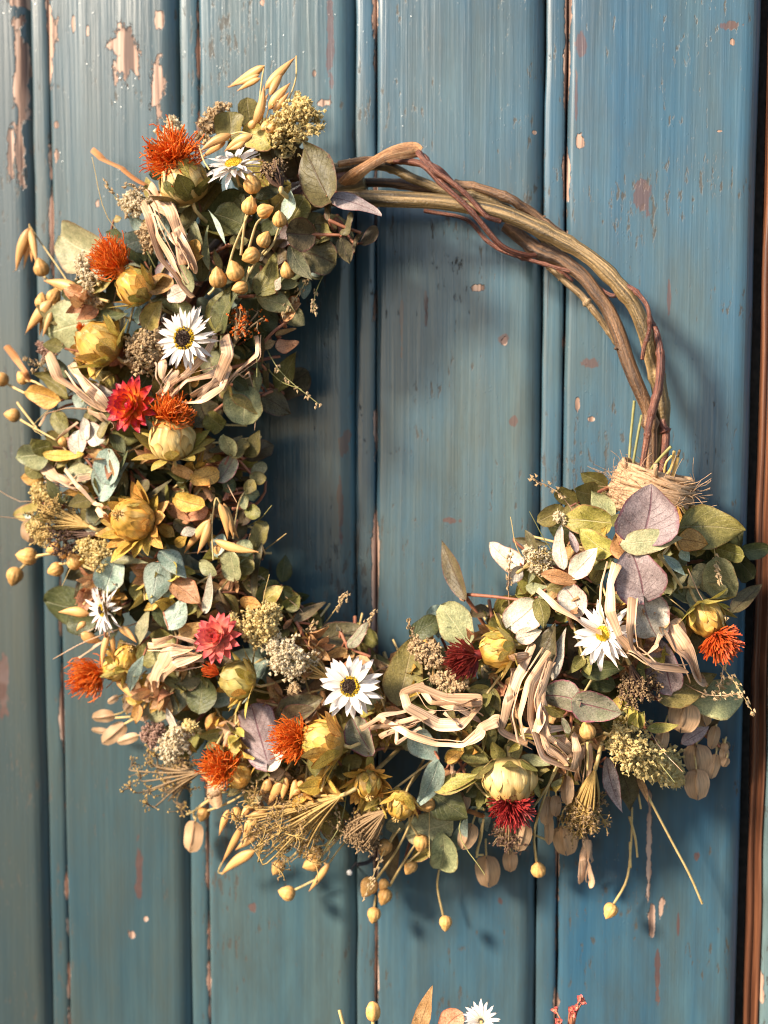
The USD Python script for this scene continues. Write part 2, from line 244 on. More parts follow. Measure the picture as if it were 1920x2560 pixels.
# painted plank: weathered blue paint over primer and bare wood
def paint_mat(name, chips, xl, xr, tone, z0=0.):
    N = {'geo': ('geometry', {}), 'sep': ('separate_xyz', {}),
         'g1': ('vector_math', {'math_type': 'multiply', 'vector2': (620, 40, 9)}), 'gn': ('noise_texture', {'scale': 1, 'detail': 4, 'roughness': .6}),
         'g2': ('vector_math', {'math_type': 'multiply', 'vector2': (160, 20, 5)}), 'gm': ('noise_texture', {'scale': 1, 'detail': 4, 'roughness': .62, 'distortion': .4}),
         'g3': ('vector_math', {'math_type': 'multiply', 'vector2': (22, 10, 6)}), 'gl': ('noise_texture', {'scale': 1, 'detail': 5, 'roughness': .6}),
         'rl': ('map_range', {'from_min': .33, 'from_max': .67, 'clamp': True}),
         'c1': ('mix_color', {'a': tone[0], 'b': tone[1]}), 'rm': ('map_range', {'from_min': .35, 'from_max': .7, 'clamp': True, 'to_max': .5}), 'c2': ('mix_color', {'b': tone[2]}),
         # fine droplets and pores in the paint
         'dv': ('voronoi_texture', {'scale': 330, 'feature': 'f1'}), 'dm': ('map_range', {'range_type': 'smoothstep', 'from_min': .08, 'from_max': .2, 'to_min': 1, 'to_max': 0, 'clamp': True}),
         'dn': ('noise_texture', {'scale': 45, 'detail': 3}), 'dg': ('map_range', {'range_type': 'smoothstep', 'from_min': .5, 'from_max': .62, 'clamp': True}), 'dd': ('math', {'math_type': 'multiply'}),
         # small dark pits, drawn out along the grain
         'pv': ('vector_math', {'math_type': 'multiply', 'vector2': (330, 30, 85)}), 'pn': ('noise_texture', {'scale': 1, 'detail': 4, 'roughness': .7}), 'pk': ('noise_texture', {'scale': 17, 'detail': 3}),
         'pr': ('map_range', {'from_min': .4, 'from_max': .7, 'to_min': -.02, 'to_max': .14, 'clamp': True}), 'ps': ('math', {'math_type': 'add'}), 'pm': ('map_range', {'range_type': 'smoothstep', 'from_min': .65, 'from_max': .71, 'to_max': .85, 'clamp': True}),
         'c3': ('mix_color', {'b': (.035, .03, .022)}),
         # long cracks along the grain, and grime in broad patches
         'kv': ('vector_math', {'math_type': 'multiply', 'vector2': (95, 10, 5)}), 'kn': ('noise_texture', {'scale': 1, 'detail': 3, 'roughness': .5, 'distortion': .3}), 'ks': ('math', {'math_type': 'subtract', 'value2': .5}), 'ka': ('math', {'math_type': 'absolute'}),
         'km': ('map_range', {'range_type': 'smoothstep', 'from_min': .003, 'from_max': .014, 'to_min': .9, 'to_max': 0, 'clamp': True}), 'kp': ('noise_texture', {'scale': 24, 'detail': 3}), 'kq': ('map_range', {'range_type': 'smoothstep', 'from_min': .56, 'from_max': .66, 'clamp': True}), 'kk': ('math', {'math_type': 'multiply'}),
         'px': ('math', {'math_type': 'maximum'}), 'gz': ('vector_math', {'math_type': 'multiply', 'vector2': (45, 10, 11)}), 'gg': ('noise_texture', {'scale': 1, 'detail': 6, 'roughness': .7}), 'gr': ('map_range', {'from_min': .4, 'from_max': .66, 'to_min': 0, 'to_max': .6, 'clamp': True}), 'cg': ('mix_color', {'b': (.05, .058, .05)}),
         # chip outline noise
         'w1': ('vector_math', {'math_type': 'multiply', 'vector2': (190, 30, 90)}), 'wn': ('noise_texture', {'scale': 1, 'detail': 5, 'roughness': .65}),
         'wd': ('vector_math', {'math_type': 'multiply', 'vector2': (420, 30, 14)}), 'wg': ('noise_texture', {'scale': 1, 'detail': 4}),
         'wc': ('rgb_ramp', {'ramp': [(.4, (.1, .055, .04)), (.5, (.33, .2, .14)), (.62, (.46, .32, .25))]})}
    L = [('geo.position', 'sep.vector'), ('geo.position', 'g1.vector1'), ('g1.vector', 'gn.vector'), ('geo.position', 'g2.vector1'), ('g2.vector', 'gm.vector'), ('geo.position', 'g3.vector1'), ('g3.vector', 'gl.vector'),
         ('gl.fac', 'rl.value'), ('rl.result', 'c1.fac'), ('gm.fac', 'rm.value'), ('c1.result', 'c2.a'), ('rm.result', 'c2.fac'), ('geo.position', 'dv.vector'), ('dv.distance', 'dm.value'), ('geo.position', 'dn.vector'),
         ('dn.fac', 'dg.value'), ('dm.result', 'dd.value1'), ('dg.result', 'dd.value2'), ('geo.position', 'pv.vector1'), ('pv.vector', 'pn.vector'), ('geo.position', 'pk.vector'), ('pk.fac', 'pr.value'),
         ('pn.fac', 'ps.value1'), ('pr.result', 'ps.value2'), ('ps.value', 'pm.value'), ('geo.position', 'kv.vector1'), ('kv.vector', 'kn.vector'), ('kn.fac', 'ks.value1'), ('ks.value', 'ka.value1'), ('ka.value', 'km.value'), ('geo.position', 'kp.vector'), ('kp.fac', 'kq.value'), ('km.result', 'kk.value1'), ('kq.result', 'kk.value2'),
         ('pm.result', 'px.value1'), ('kk.value', 'px.value2'), ('geo.position', 'gz.vector1'), ('gz.vector', 'gg.vector'), ('gg.fac', 'gr.value'), ('c2.result', 'cg.a'), ('gr.result', 'cg.fac'), ('cg.result', 'c3.a'), ('px.value', 'c3.fac'), ('geo.position', 'w1.vector1'), ('w1.vector', 'wn.vector'),
         ('geo.position', 'wd.vector1'), ('wd.vector', 'wg.vector'), ('wg.fac', 'wc.fac')]
    def chain(tag, items):
        last = None
        for i, (cx, cy, rx, ry) in enumerate(items):
            c = at(cx*1.1573, cy*1.1573, 0); s = scale(cx*1.1573, cy*1.1573)*1.1573
            a, b, d = '%sa%d' % (tag, i), '%sb%d' % (tag, i), '%sd%d' % (tag, i)
            N[a] = ('vector_math', {'math_type': 'subtract', 'vector2': (float(c[0]), 0, float(c[2]))}); N[b] = ('vector_math', {'math_type': 'multiply', 'vector2': (1/(rx*s), 0, 1/(ry*s))}); N[d] = ('vector_math', {'math_type': 'length'})
            L.extend([('geo.position', a+'.vector1'), (a+'.vector', b+'.vector1'), (b+'.vector', d+'.vector1')])
            if last is None: last = d+'.value'
            else:
                e = '%se%d' % (tag, i); N[e] = ('math', {'math_type': 'minimum'}); L.extend([(last, e+'.value1'), (d+'.value', e+'.value2')]); last = e+'.value'
        # outline broken by noise
        N[tag+'s'] = ('math', {'math_type': 'multiply_add', 'value2': 3.2, 'value3': -1.6}); N[tag+'t'] = ('math', {'math_type': 'add'})
        N[tag+'m'] = ('map_range', {'range_type': 'smoothstep', 'from_min': .8, 'from_max': 1.0, 'to_min': 1, 'to_max': 0, 'clamp': True})
        L.extend([('wn.fac', tag+'s.value1'), (tag+'s.value', tag+'t.value1'), (last, tag+'t.value2'), (tag+'t.value', tag+'m.value')])
        return tag+'m.result'
    col, depth = 'c3.result', None
    # bare wood along the left edge of the plank
    N['ex'] = ('math', {'math_type': 'subtract', 'value2': xl}); N['eab'] = ('math', {'math_type': 'absolute'}); N['ea'] = ('math', {'math_type': 'multiply', 'value2': 1/.0032}); N['ez'] = ('vector_math', {'math_type': 'multiply', 'vector2': (60, 20, 22)})
    N['en'] = ('noise_texture', {'scale': 1, 'detail': 5, 'roughness': .7}); N['es'] = ('math', {'math_type': 'multiply_add', 'value2': -4.2, 'value3': 2.62}); N['et'] = ('math', {'math_type': 'add'})
    N['em'] = ('map_range', {'range_type': 'smoothstep', 'from_min': .55, 'from_max': .7, 'to_min': 1, 'to_max': 0, 'clamp': True}); N['c4'] = ('mix_color', {})
    L += [('sep.x', 'ex.value1'), ('ex.value', 'eab.value1'), ('eab.value', 'ea.value1'), ('geo.position', 'ez.vector1'), ('ez.vector', 'en.vector'), ('en.fac', 'es.value1'), ('es.value', 'et.value1'), ('ea.value', 'et.value2'), ('et.value', 'em.value'),
          (col, 'c4.a'), ('wc.color', 'c4.b'), ('em.result', 'c4.fac')]
    col, depth = 'c4.result', 'em.result'
    light = [c[1:] for c in chips if c[0] == 'w']; dark = [c[1:] for c in chips if c[0] == 'b']
    if light:
        m_ = chain('l', light); N['c5'] = ('mix_color', {}); L += [(col, 'c5.a'), ('wc.color', 'c5.b'), (m_, 'c5.fac')]; col = 'c5.result'
        N['ri'] = ('math', {'math_type': 'subtract', 'value1': 1.}); N['rk'] = ('math', {'math_type': 'multiply'}); N['rj'] = ('math', {'math_type': 'multiply', 'value2': 2.6, 'use_clamp': True}); N['c7'] = ('mix_color', {'b': (.05, .035, .028)})
        L += [(m_, 'ri.value2'), ('ri.value', 'rk.value1'), (m_, 'rk.value2'), ('rk.value', 'rj.value1'), (col, 'c7.a'), ('rj.value', 'c7.fac')]; col = 'c7.result'
        N['dx'] = ('math', {'math_type': 'maximum'}); L += [(depth, 'dx.value1'), (m_, 'dx.value2')]; depth = 'dx.value'
    if dark:
        m_ = chain('k', dark); N['c6'] = ('mix_color', {'b': (.085, .045, .04)}); N['c6f'] = ('math', {'math_type': 'multiply', 'value2': .85}); L += [(m_, 'c6f.value1'), (col, 'c6.a'), ('c6f.value', 'c6.fac')]; col = 'c6.result'
    N.update({'h1': ('math', {'math_type': 'multiply_add', 'value2': .38}), 'h2': ('math', {'math_type': 'multiply_add', 'value2': .14}), 'rx': ('math', {'math_type': 'maximum'}), 'h3': ('math', {'math_type': 'multiply_add', 'value2': -2.6}), 'h4': ('math', {'math_type': 'multiply_add', 'value2': -.18}),
              'bp': ('bump', {'strength': .5, 'distance': .0009}), 'ro': ('mix_float', {'a': .26, 'b': .75}),
              'p': ('principled_bsdf', {'specular_ior_level': .65})})
    L += [('gn.fac', 'h1.value1'), ('gm.fac', 'h1.value3'), ('dd.value', 'h2.value1'), ('h1.value', 'h2.value3'), (depth, 'h3.value1'), ('h2.value', 'h3.value3'), ('px.value', 'h4.value1'), ('h3.value', 'h4.value3'),
          ('h4.value', 'bp.height'), ('bp.normal', 'p.normal'), (depth, 'rx.value1'), ('px.value', 'rx.value2'), ('rx.value', 'ro.fac'), ('ro.result', 'p.roughness'), (col, 'p.base_color')]
    mat(name, N, L, 'p.BSDF')

# ------------------------------------------------------------------ the door
def door():
    J = [float(at(v*1.1573, 1280)[0]) for v in (122, 437, 810, 1213)]
    xf = float(at(1627*1.1573, 1280)[0])                     # the gap before the frame
    lefts = [J[0]-.186, J[0]-.096]+J
    Z0, Z1 = -.55, .55
    T = ((.042, .088, .108), (.074, .12, .126), (.024, .062, .09))
    G0 = ((.034, .054, .06), (.052, .07, .07), (.021, .042, .052))
    tones = [G0, G0, ((.034, .066, .08), (.056, .09, .094), (.02, .05, .068)), T, ((.04, .09, .126), (.074, .122, .134), (.02, .062, .1)), ((.03, .086, .138), (.062, .116, .138), (.016, .062, .112))]
    chips = [[], [('w', 42, 160, 15, 120), ('w', 22, 330, 8, 55), ('b', 4, 1470, 16, 70), ('w', 40, 0, 34, 12), ('w', 42, 330, 10, 70)],
             [('w', 100, 80, 22, 90), ('w', 268, 118, 32, 58), ('w', 345, 45, 10, 18), ('w', 340, 185, 15, 62), ('w', 190, 65, 4, 16), ('w', 158, 52, 4, 16), ('w', 122, 335, 5, 15), ('w', 122, 270, 5, 9), ('w', 97, 280, 6, 100), ('w', 212, 440, 5, 9), ('b', 60, 990, 4, 40), ('w', 285, 2020, 8, 8), ('b', 300, 1880, 8, 60), ('w', 315, 1985, 6, 6)],
             [('b', 714, 100, 8, 95), ('w', 700, 222, 15, 7), ('w', 678, 157, 5, 9), ('w', 565, 5, 7, 7), ('b', 745, 960, 12, 30), ('w', 400, 1858, 6, 6), ('b', 735, 1100, 6, 60), ('b', 545, 1960, 8, 12)],
             [('w', 1030, 622, 13, 9), ('b', 1092, 733, 15, 12), ('w', 1092, 738, 8, 10), ('b', 975, 1125, 24, 7), ('b', 868, 700, 4, 60), ('b', 920, 660, 5, 35), ('w', 1155, 285, 5, 5), ('b', 1110, 910, 8, 12), ('b', 1080, 1945, 6, 8)],
             [('b', 1255, 90, 12, 34), ('w', 1254, 305, 9, 17), ('b', 1388, 430, 20, 42), ('b', 1245, 200, 4, 60), ('b', 1275, 785, 24, 11), ('w', 1275, 905, 9, 6), ('w', 1247, 870, 6, 22), ('w', 1402, 1820, 6, 140), ('w', 1428, 1960, 8, 28), ('w', 1408, 1990, 8, 40), ('b', 1505, 1850, 7, 10), ('w', 1582, 90, 6, 10), ('b', 1580, 55, 22, 10), ('w', 1555, 283, 9, 3), ('b', 1445, 640, 4, 45), ('b', 1420, 2100, 6, 60), ('b', 1465, 2000, 3, 35)]]
    d = Thing('plank_door', 'old door of upright planks in worn glossy blue paint behind the wreath', 'door', (0, 0, Z0))
    zs = np.linspace(Z0, Z1, 90)
    for i, xl in enumerate(lefts):
        xr = (lefts[i+1] if i+1 < len(lefts) else xf)-(.0118 if i+1 < len(lefts) else .002)
        paint_mat('paint_plank_%d' % i, chips[i], xl, xr, tones[i])
        # profile: rounded left arris, flat face, big rounded right shoulder into the groove
        pr = [(xl+.0004, .012), (xl+.0004, .0045)]+[(xl+.0004+.0035*(1-math.cos(a)), .0042*(1-math.sin(a))) for a in np.linspace(0, math.pi/2, 6)]
        pr += [(q, 0.) for q in np.linspace(xl+.006, xr-.009, 14)]
        pr += [(xr-.0085+.0085*math.sin(a), .0085*(1-math.cos(a))) for a in np.linspace(0.15, math.pi/2, 9)]+[(xr, .014)]
        pr = np.array(pr); n = len(pr)
        v = np.zeros((len(zs), n, 3)); v[..., 0] = pr[:, 0]; v[..., 1] = pr[:, 1]; v[..., 2] = zs[:, None]
        w = meshkit.fbm(np.stack([v[..., 0]*26+i*7, v[..., 2]*5, np.zeros_like(v[..., 0])], -1).reshape(-1, 3), 3, 3).reshape(len(zs), n)-.5
        v[..., 1] += w*.0016; v[..., 0] += (meshkit.noise(np.stack([np.full_like(w, i*3.3), v[..., 2]*30, w*0+(v[..., 0] > (xl+xr)/2)*9], -1), 5)-.5)*.0009
        part(d, 'plank', (v.reshape(-1, 3), gridf(len(zs), n), None), 'paint_plank_%d' % i)
        if i+1 < len(lefts):
            a, b = xr+.0011, lefts[i+1]-.0003
            paint_mat('paint_strip_%d' % i, [], b, b, tones[i+1])
            pr = np.array([(a, .014), (a, .0035), (a+.0008, .0026), (a+.003, .0022), (b-.003, .0022), (b-.0008, .0028), (b-.0002, .004), (b-.0001, .014)]); n = len(pr)
            v = np.zeros((len(zs), n, 3)); v[..., 0] = pr[:, 0]; v[..., 1] = pr[:, 1]; v[..., 2] = zs[:, None]
            v[..., 0] += (meshkit.noise(np.stack([np.full((len(zs), n), i*5.3), v[..., 2]*40, np.zeros((len(zs), n))], -1), 8)-.5)*.0008
            part(d, 'bead_strip', (v.reshape(-1, 3), gridf(len(zs), n), None), 'paint_strip_%d' % i)
    # dark backing board behind the joints
    bx = np.array([(lefts[0]-.002, .0145, Z0), (xf+.004, .0145, Z0), (xf+.004, .0145, Z1), (lefts[0]-.002, .0145, Z1)])
    plain_mat('dirt', (.012, .012, .011), (.03, .028, .025), 300, .9)
    part(d, 'backing_board', (bx, np.array([[0, 1, 2], [0, 2, 3]]), None), 'dirt', smooth=False)
    # frame beside the door: bare reveal edge and painted face
    f = Thing('door_frame', 'door frame post with bare brown wood edge beside the blue planks', 'door frame', (xf, 0, Z0))
    x0, x1 = xf+.0022, xf+.075
    grain = {'geo': ('geometry', {}), 'm': ('vector_math', {'math_type': 'multiply', 'vector2': (300, 300, 9)}), 'n': ('noise_texture', {'scale': 1, 'detail': 5, 'roughness': .65}),
             'r': ('rgb_ramp', {'ramp': [(.3, (.02, .008, .004)), (.5, (.085, .03, .014)), (.68, (.19, .075, .034))]}), 'b': ('bump', {'strength': .6, 'distance': .001}), 'p': ('principled_bsdf', {'roughness': .4})}
    mat('bare_wood', grain, [('geo.position', 'm.vector1'), ('m.vector', 'n.vector'), ('n.fac', 'r.fac'), ('r.color', 'p.base_color'), ('n.fac', 'b.height'), ('b.normal', 'p.normal')], 'p.BSDF')
    paint_mat('paint_frame', [('w', 1640, 2120, 10, 50), ('w', 1652, 1500, 7, 60)], x0, x1, ((.12, .19, .22), (.15, .22, .225), (.09, .16, .19)))
    def strip(name, pr, m):
        pr = np.array(pr); n = len(pr); v = np.zeros((len(zs), n, 3)); v[..., 0] = pr[:, 0]; v[..., 1] = pr[:, 1]; v[..., 2] = zs[:, None]
        v[..., 0] += (meshkit.noise(np.stack([pr[:, 1][None]*90+v[..., 2]*0, v[..., 2]*25, np.zeros(v.shape[:2])], -1), 4)-.5)*.0012
        part(f, name, (v.reshape(-1, 3), gridf(len(zs), n), None), m)
    strip('edge_moulding', [(x0, .014), (x0, .003), (x0+.0004, .0015), (x0+.0014, .0005), (x0+.0024, .0016), (x0+.0028, .0024), (x0+.0034, .0018), (x0+.0046, -.001), (x0+.0056, -.0022), (x0+.0064, -.0016), (x0+.0064, .006)], 'bare_wood')
    strip('post_face', [(x0+.0068, .006), (x0+.0068, -.0024), (x0+.0078, -.0036), (x0+.010, -.004), (x1, -.004), (x1, .01)], 'paint_frame')
    # nail heads under the wreath
    c = at(755*1.1573, 1885*1.1573, .009)
    t = Thing('pin', 'small white round pin head in the door just below the wreath', 'pin', c)
    import trimesh
    s = trimesh.creation.icosphere(2, .0016); part(t, 'pin_head', (s.vertices*[1, .7, 1]+c, s.faces, None), 'nail_white')
    mb = MB(); tube(mb, [c, c+[0, .014, 0]], .0006, 6); part(t, 'pin_shank', mb, 'iron')
    c = at(797*1.1573, 1862*1.1573, .004); e = at(772*1.1573, 1868*1.1573, .012)
    t = Thing('nail', 'dark iron nail bent out of the plank groove beside the white pin', 'nail', c)
    mb = MB(); tube(mb, spline([c+[0, .01, 0], c, e], 8), .0011, 7); part(t, 'shank', mb, 'iron')
door()

# ------------------------------------------------------------------ leaves
def leaf_geo(B, T, w, shape, roll, cup=.25, curl=0., wave=.05, g=R, rows=11, cols=9, nrm=(0, -1, 0)):
    """Leaf blade from base to tip, w wide; nrm is the side it shows before it rolls about its own length."""
    B, T = np.asarray(B, float), np.asarray(T, float); L = np.linalg.norm(T-B); y = (T-B)/L
    n = unit(np.asarray(nrm)-y*np.dot(nrm, y)); xx = np.cross(y, n); c, s = math.cos(roll), math.sin(roll)
    xd = c*xx+s*n; nd = c*n-s*xx
    v = np.linspace(0, 1, rows)[:, None]; v = (1-np.cos(v*math.pi))/2*.6+v*.4
    u = np.linspace(-1, 1, cols)[None]
    if shape == 'r': prof = np.sqrt(np.maximum(0, 1-(2*v-1)**2))**.9
    elif shape == 'o': prof = np.sin(math.pi*v**.72)**.85
    elif shape == 'h': prof = np.maximum(np.sin(math.pi*np.clip(v, 0, 1)**.6)**.7, 0)
    elif shape == 's': prof = (np.sin(math.pi*v**1.7)**.8)*.92+.16*np.sin(math.pi*v)   # spoon shaped bract
    else: prof = np.sin(math.pi*v**.85)**1.15
    prof = np.maximum(prof, .02)
    ph = g.uniform(0, 6.28, 4)
    asym = 1+.07*np.sin(v*5+ph[0])*np.sign(u)+.035*np.sin(v*13+ph[1])
    X = u*prof*asym*w/2
    Yv = v*L - (.16*w*np.abs(u)**1.6*(1-v)**3 if shape in 'rh' else 0)
    Zv = cup*w*.5*(np.abs(u)**1.5)*prof + curl*L*(v**2-v) + wave*w*np.sin(v*7+ph[2]+u*1.3)*np.abs(u)**1.3 + .012*w*np.sin(u*6+ph[3])*np.sin(v*9)
    bend = g.uniform(-.06, .06)*L*np.sin(v*math.pi)
    P = B+(X+bend)[..., None]*xd+Yv[..., None]*y+Zv[..., None]*nd
    uv = np.stack(np.broadcast_arrays(u*.5+.5, v), -1).reshape(-1, 2)
    return P.reshape(-1, 3), gridf(rows, cols), uv
def sprig(label, lines, stems=(), stem_mat='stem_red', name='eucalyptus_sprig', cat='sprig', lift=0., group=None):
    g = np.random.default_rng(abs(hash_(label)))
    lv, bases = [], []
    for ln in lines:
        q = ln.split(); r = q[0]; b = px(r, float(q[1]), float(q[2])); t = px(r, float(q[3]), float(q[4])); w = float(q[5])*REG[r][2]
        col, shp = q[6], q[7]; dz = float(q[8])*.001 if len(q) > 8 else g.uniform(-.002, .004); roll = math.radians(float(q[9])) if len(q) > 9 else math.radians(g.uniform(-28, 28))
        # depth: follow the bundle gently at the base, tips may stand out
        Yb = front(*b)+dz+lift; Yt = .55*front(*t)+.45*front(*b)+dz+lift+g.uniform(-.004, .006)
        Bp, Tp = at(*b, Yb), at(*t, Yt); W = w*scale(*b, Yb)/max(.35, math.cos(roll))
        lv.append((Bp, Tp, W, col, shp, roll)); bases.append(Bp)
    th = Thing(name, label, cat, bases[0], group)
    for Bp, Tp, W, col, shp, roll in lv:
        part(th, 'leaf', leaf_geo(Bp, Tp, W, shp, roll, g.uniform(-.15, .55), g.uniform(-.3, .4), g.uniform(.03, .13), g), LEAF[col][0])
    mb = MB(); bm = np.mean(bases, 0)
    inn = np.array([bm[0], 0, bm[2]]); c0 = at(CX, CY, 0)
    hub = c0+unit(inn-c0)*.14; hub[1] = -.03
    for Bp in bases:
        mid = (Bp*.55+bm*.45)*1.; mid[1] += .006
        tube(mb, spline([Bp+[0, .0006, 0], mid, bm*.6+hub*.4+[0, .01, 0]], 7), np.linspace(.0006, .0009, 7), 5)
    for st in stems:
        q = st.split(); r = q[0]; n = [float(a) for a in q[1:]]; pts = []
        for i in range(0, len(n)-1, 2):
            p = px(r, n[i], n[i+1]); pts.append(at(*p, front(*p)+.003+lift))
        tube(mb, spline(pts, 10), np.linspace(.0009, .0007, 10), 6)
    part(th, 'stem', mb, stem_mat)
    return th
def hash_(s):
    h = 7
    for c in s: h = (h*31+ord(c)) % 2147483647
    return h

# ------------------------------------------------------------------ twig ring
def twigs():
    t = Thing('twig_ring', 'bare ring of twisted willow twigs, the base of the wreath', 'wreath base', at(1480, 620, .02))
    def twig(r, pts, w, Ys, m, k=9, rough=.06, nodes=True, seed=0, ext=None):
        g = np.random.default_rng(seed+77)
        n = len(pts)//2; Y = np.interp(np.linspace(0, 1, n), np.linspace(0, 1, len(Ys)), Ys)*.001
        P = [at(*px(r, pts[2*i], pts[2*i+1]), Y[i]) for i in range(n)]
        if ext is not None: P = ext+P
        N = 70; Q = spline(P, N); rad = .47*w*REG[r][2]*scale(1400, 700, .02)
        rr = rad*(1+rough*(meshkit.noise(np.stack([np.linspace(0, 9, N), np.full(N, seed), np.zeros(N)], 1))-.5)*2)*np.linspace(1.04, .94, N)
        if nodes:
            for c in g.uniform(.08, .95, 6): rr *= 1+.24*np.exp(-((np.linspace(0, 1, N)-c)/.011)**2)
        Q += (meshkit.noise(np.stack([np.linspace(0, 7, N)]*3, 1)*[1, 1, 1]+[[seed, 3, 9]])[:, None]-.5)*rad*.25
        mb = MB(); tube(mb, Q, rr, k)
        if nodes:                                       # bud stubs at the nodes
            for c in g.uniform(.1, .9, 6):
                i = int(c*N); d = unit(unit(Q[min(i+1, N-1)]-Q[i])*1.2+g.normal(0, .6, 3)+[0, -.4, 0])
                tube(mb, [Q[i]+d*rad*.6, Q[i]+d*rad*1.15, Q[i]+d*rad*1.5], [rad*.3, rad*.26, rad*.1], 5)
        part(t, 'twig', mb, m)
    twig('G', [-60, 360, 150, 338, 400, 343, 640, 358, 860, 402, 1060, 497, 1250, 605, 1400, 755, 1470, 900, 1500, 1010, 1530, 1150, 1545, 1330, 1528, 1530], 72, [30, 32, 30, 30, 30, 24, 18], 'bark_olive', seed=1)
    twig('G', [870, 455, 1000, 555, 1130, 610, 1230, 700, 1320, 830, 1395, 1030, 1450, 1160, 1492, 1300, 1500, 1530], 66, [16, 18, 26, 28, 28, 24], 'bark_brown', seed=2)
    twig('G', [-60, 250, 165, 210, 350, 200, 480, 258, 610, 308, 760, 335, 900, 400, 1020, 500, 1140, 620], 46, [26, 26, 24, 18, 14], 'bark_olive', seed=3)
    twig('G', [-60, 290, 200, 272, 400, 275, 560, 302, 700, 285, 880, 338, 950, 378, 1050, 450, 1200, 560], 46, [18, 18, 16, 24, 20, 14], 'bark_brown', seed=4)
    twig('G', [340, 172, 500, 190, 600, 282, 720, 390, 850, 540, 960, 585, 1040, 592, 1160, 700], 27, [30, 36, 38, 36, 26, 18, 14], 'bark_red', seed=5)
    twig('G', [380, 185, 500, 150, 560, 212, 680, 302, 780, 408, 850, 440], 24, [28, 34, 40, 38, 36, 32], 'bark_red', seed=6)
    twig('G', [150, 190, 280, 172, 420, 180, 540, 200], 30, [34, 32, 30], 'bark_orange', seed=16)
    twig('G', [520, 392, 700, 430, 790, 522, 870, 570, 1000, 612, 1150, 655], 19, [16, 20, 22, 24], 'bark_red', seed=7)
    twig('G', [1010, 575, 1100, 670, 1190, 752, 1260, 835, 1330, 930, 1400, 1040], 34, [14, 16, 16, 10], 'bark_tan', seed=8)
    twig('G', [1230, 690, 1330, 760, 1400, 720, 1480, 800, 1492, 900, 1470, 980, 1460, 1035], 20, [22, 30, 38, 36, 34], 'bark_red', seed=9)
    twig('G', [1490, 850, 1525, 950, 1545, 1050, 1530, 1180, 1500, 1290], 32, [20, 28, 32, 34], 'bark_red', seed=12)
    twig('M', [1040, 40, 1068, 150, 1062, 330, 1020, 520, 998, 650, 968, 820], 40, [28, 34, 38, 36], 'bark_red', seed=10)
    twig('M', [1075, 330, 1088, 430, 1080, 540, 1100, 640, 1085, 830], 52, [18, 22, 24, 24], 'bark_red', seed=11)
    twig('M', [930, 440, 910, 640, 900, 800], 17, [12, 14, 18], 'stem_green', 6, nodes=False, seed=13)
    twig('M', [970, 520, 940, 680, 918, 810], 17, [12, 16, 22], 'stem_green', 6, nodes=False, seed=14)
    # peeling strip of bark tied over the top
    mb = MB(); P = spline([at(*px('G', a, b), c*.001) for a, b, c in ((160, 295, 30), (245, 222, 40), (360, 150, 40), (470, 128, 36), (505, 140, 36))], 24)
    ribbon(mb, P, .0062, fold=.35, seed=3); part(t, 'bark_strip', mb, 'bark_orange')
    mb = MB(); P = spline([at(*px('G', a, b), c*.001) for a, b, c in ((490, 130, 37), (525, 175, 40), (580, 222, 40), (640, 270, 34))], 18)
    ribbon(mb, P, .0042, fold=.4, seed=4); part(t, 'bark_strip', mb, 'bark_red')
    # the ring goes on inside the foliage
    for j in range(5):
        a = np.linspace(math.radians(98), math.radians(352), 60); P = []
        for q in a:
            ph = q*2.4+j*1.257; rr = 1+.028*math.cos(ph)
            P.append(at(CX+RX*rr*math.cos(q), CY-RY*rr*math.sin(q), .02+.009*math.sin(ph)))
        mb = MB(); tube(mb, np.array(P), .0042, 8); part(t, 'twig', mb, ('bark_olive', 'bark_tan', 'bark_red')[j % 3])
twigs()

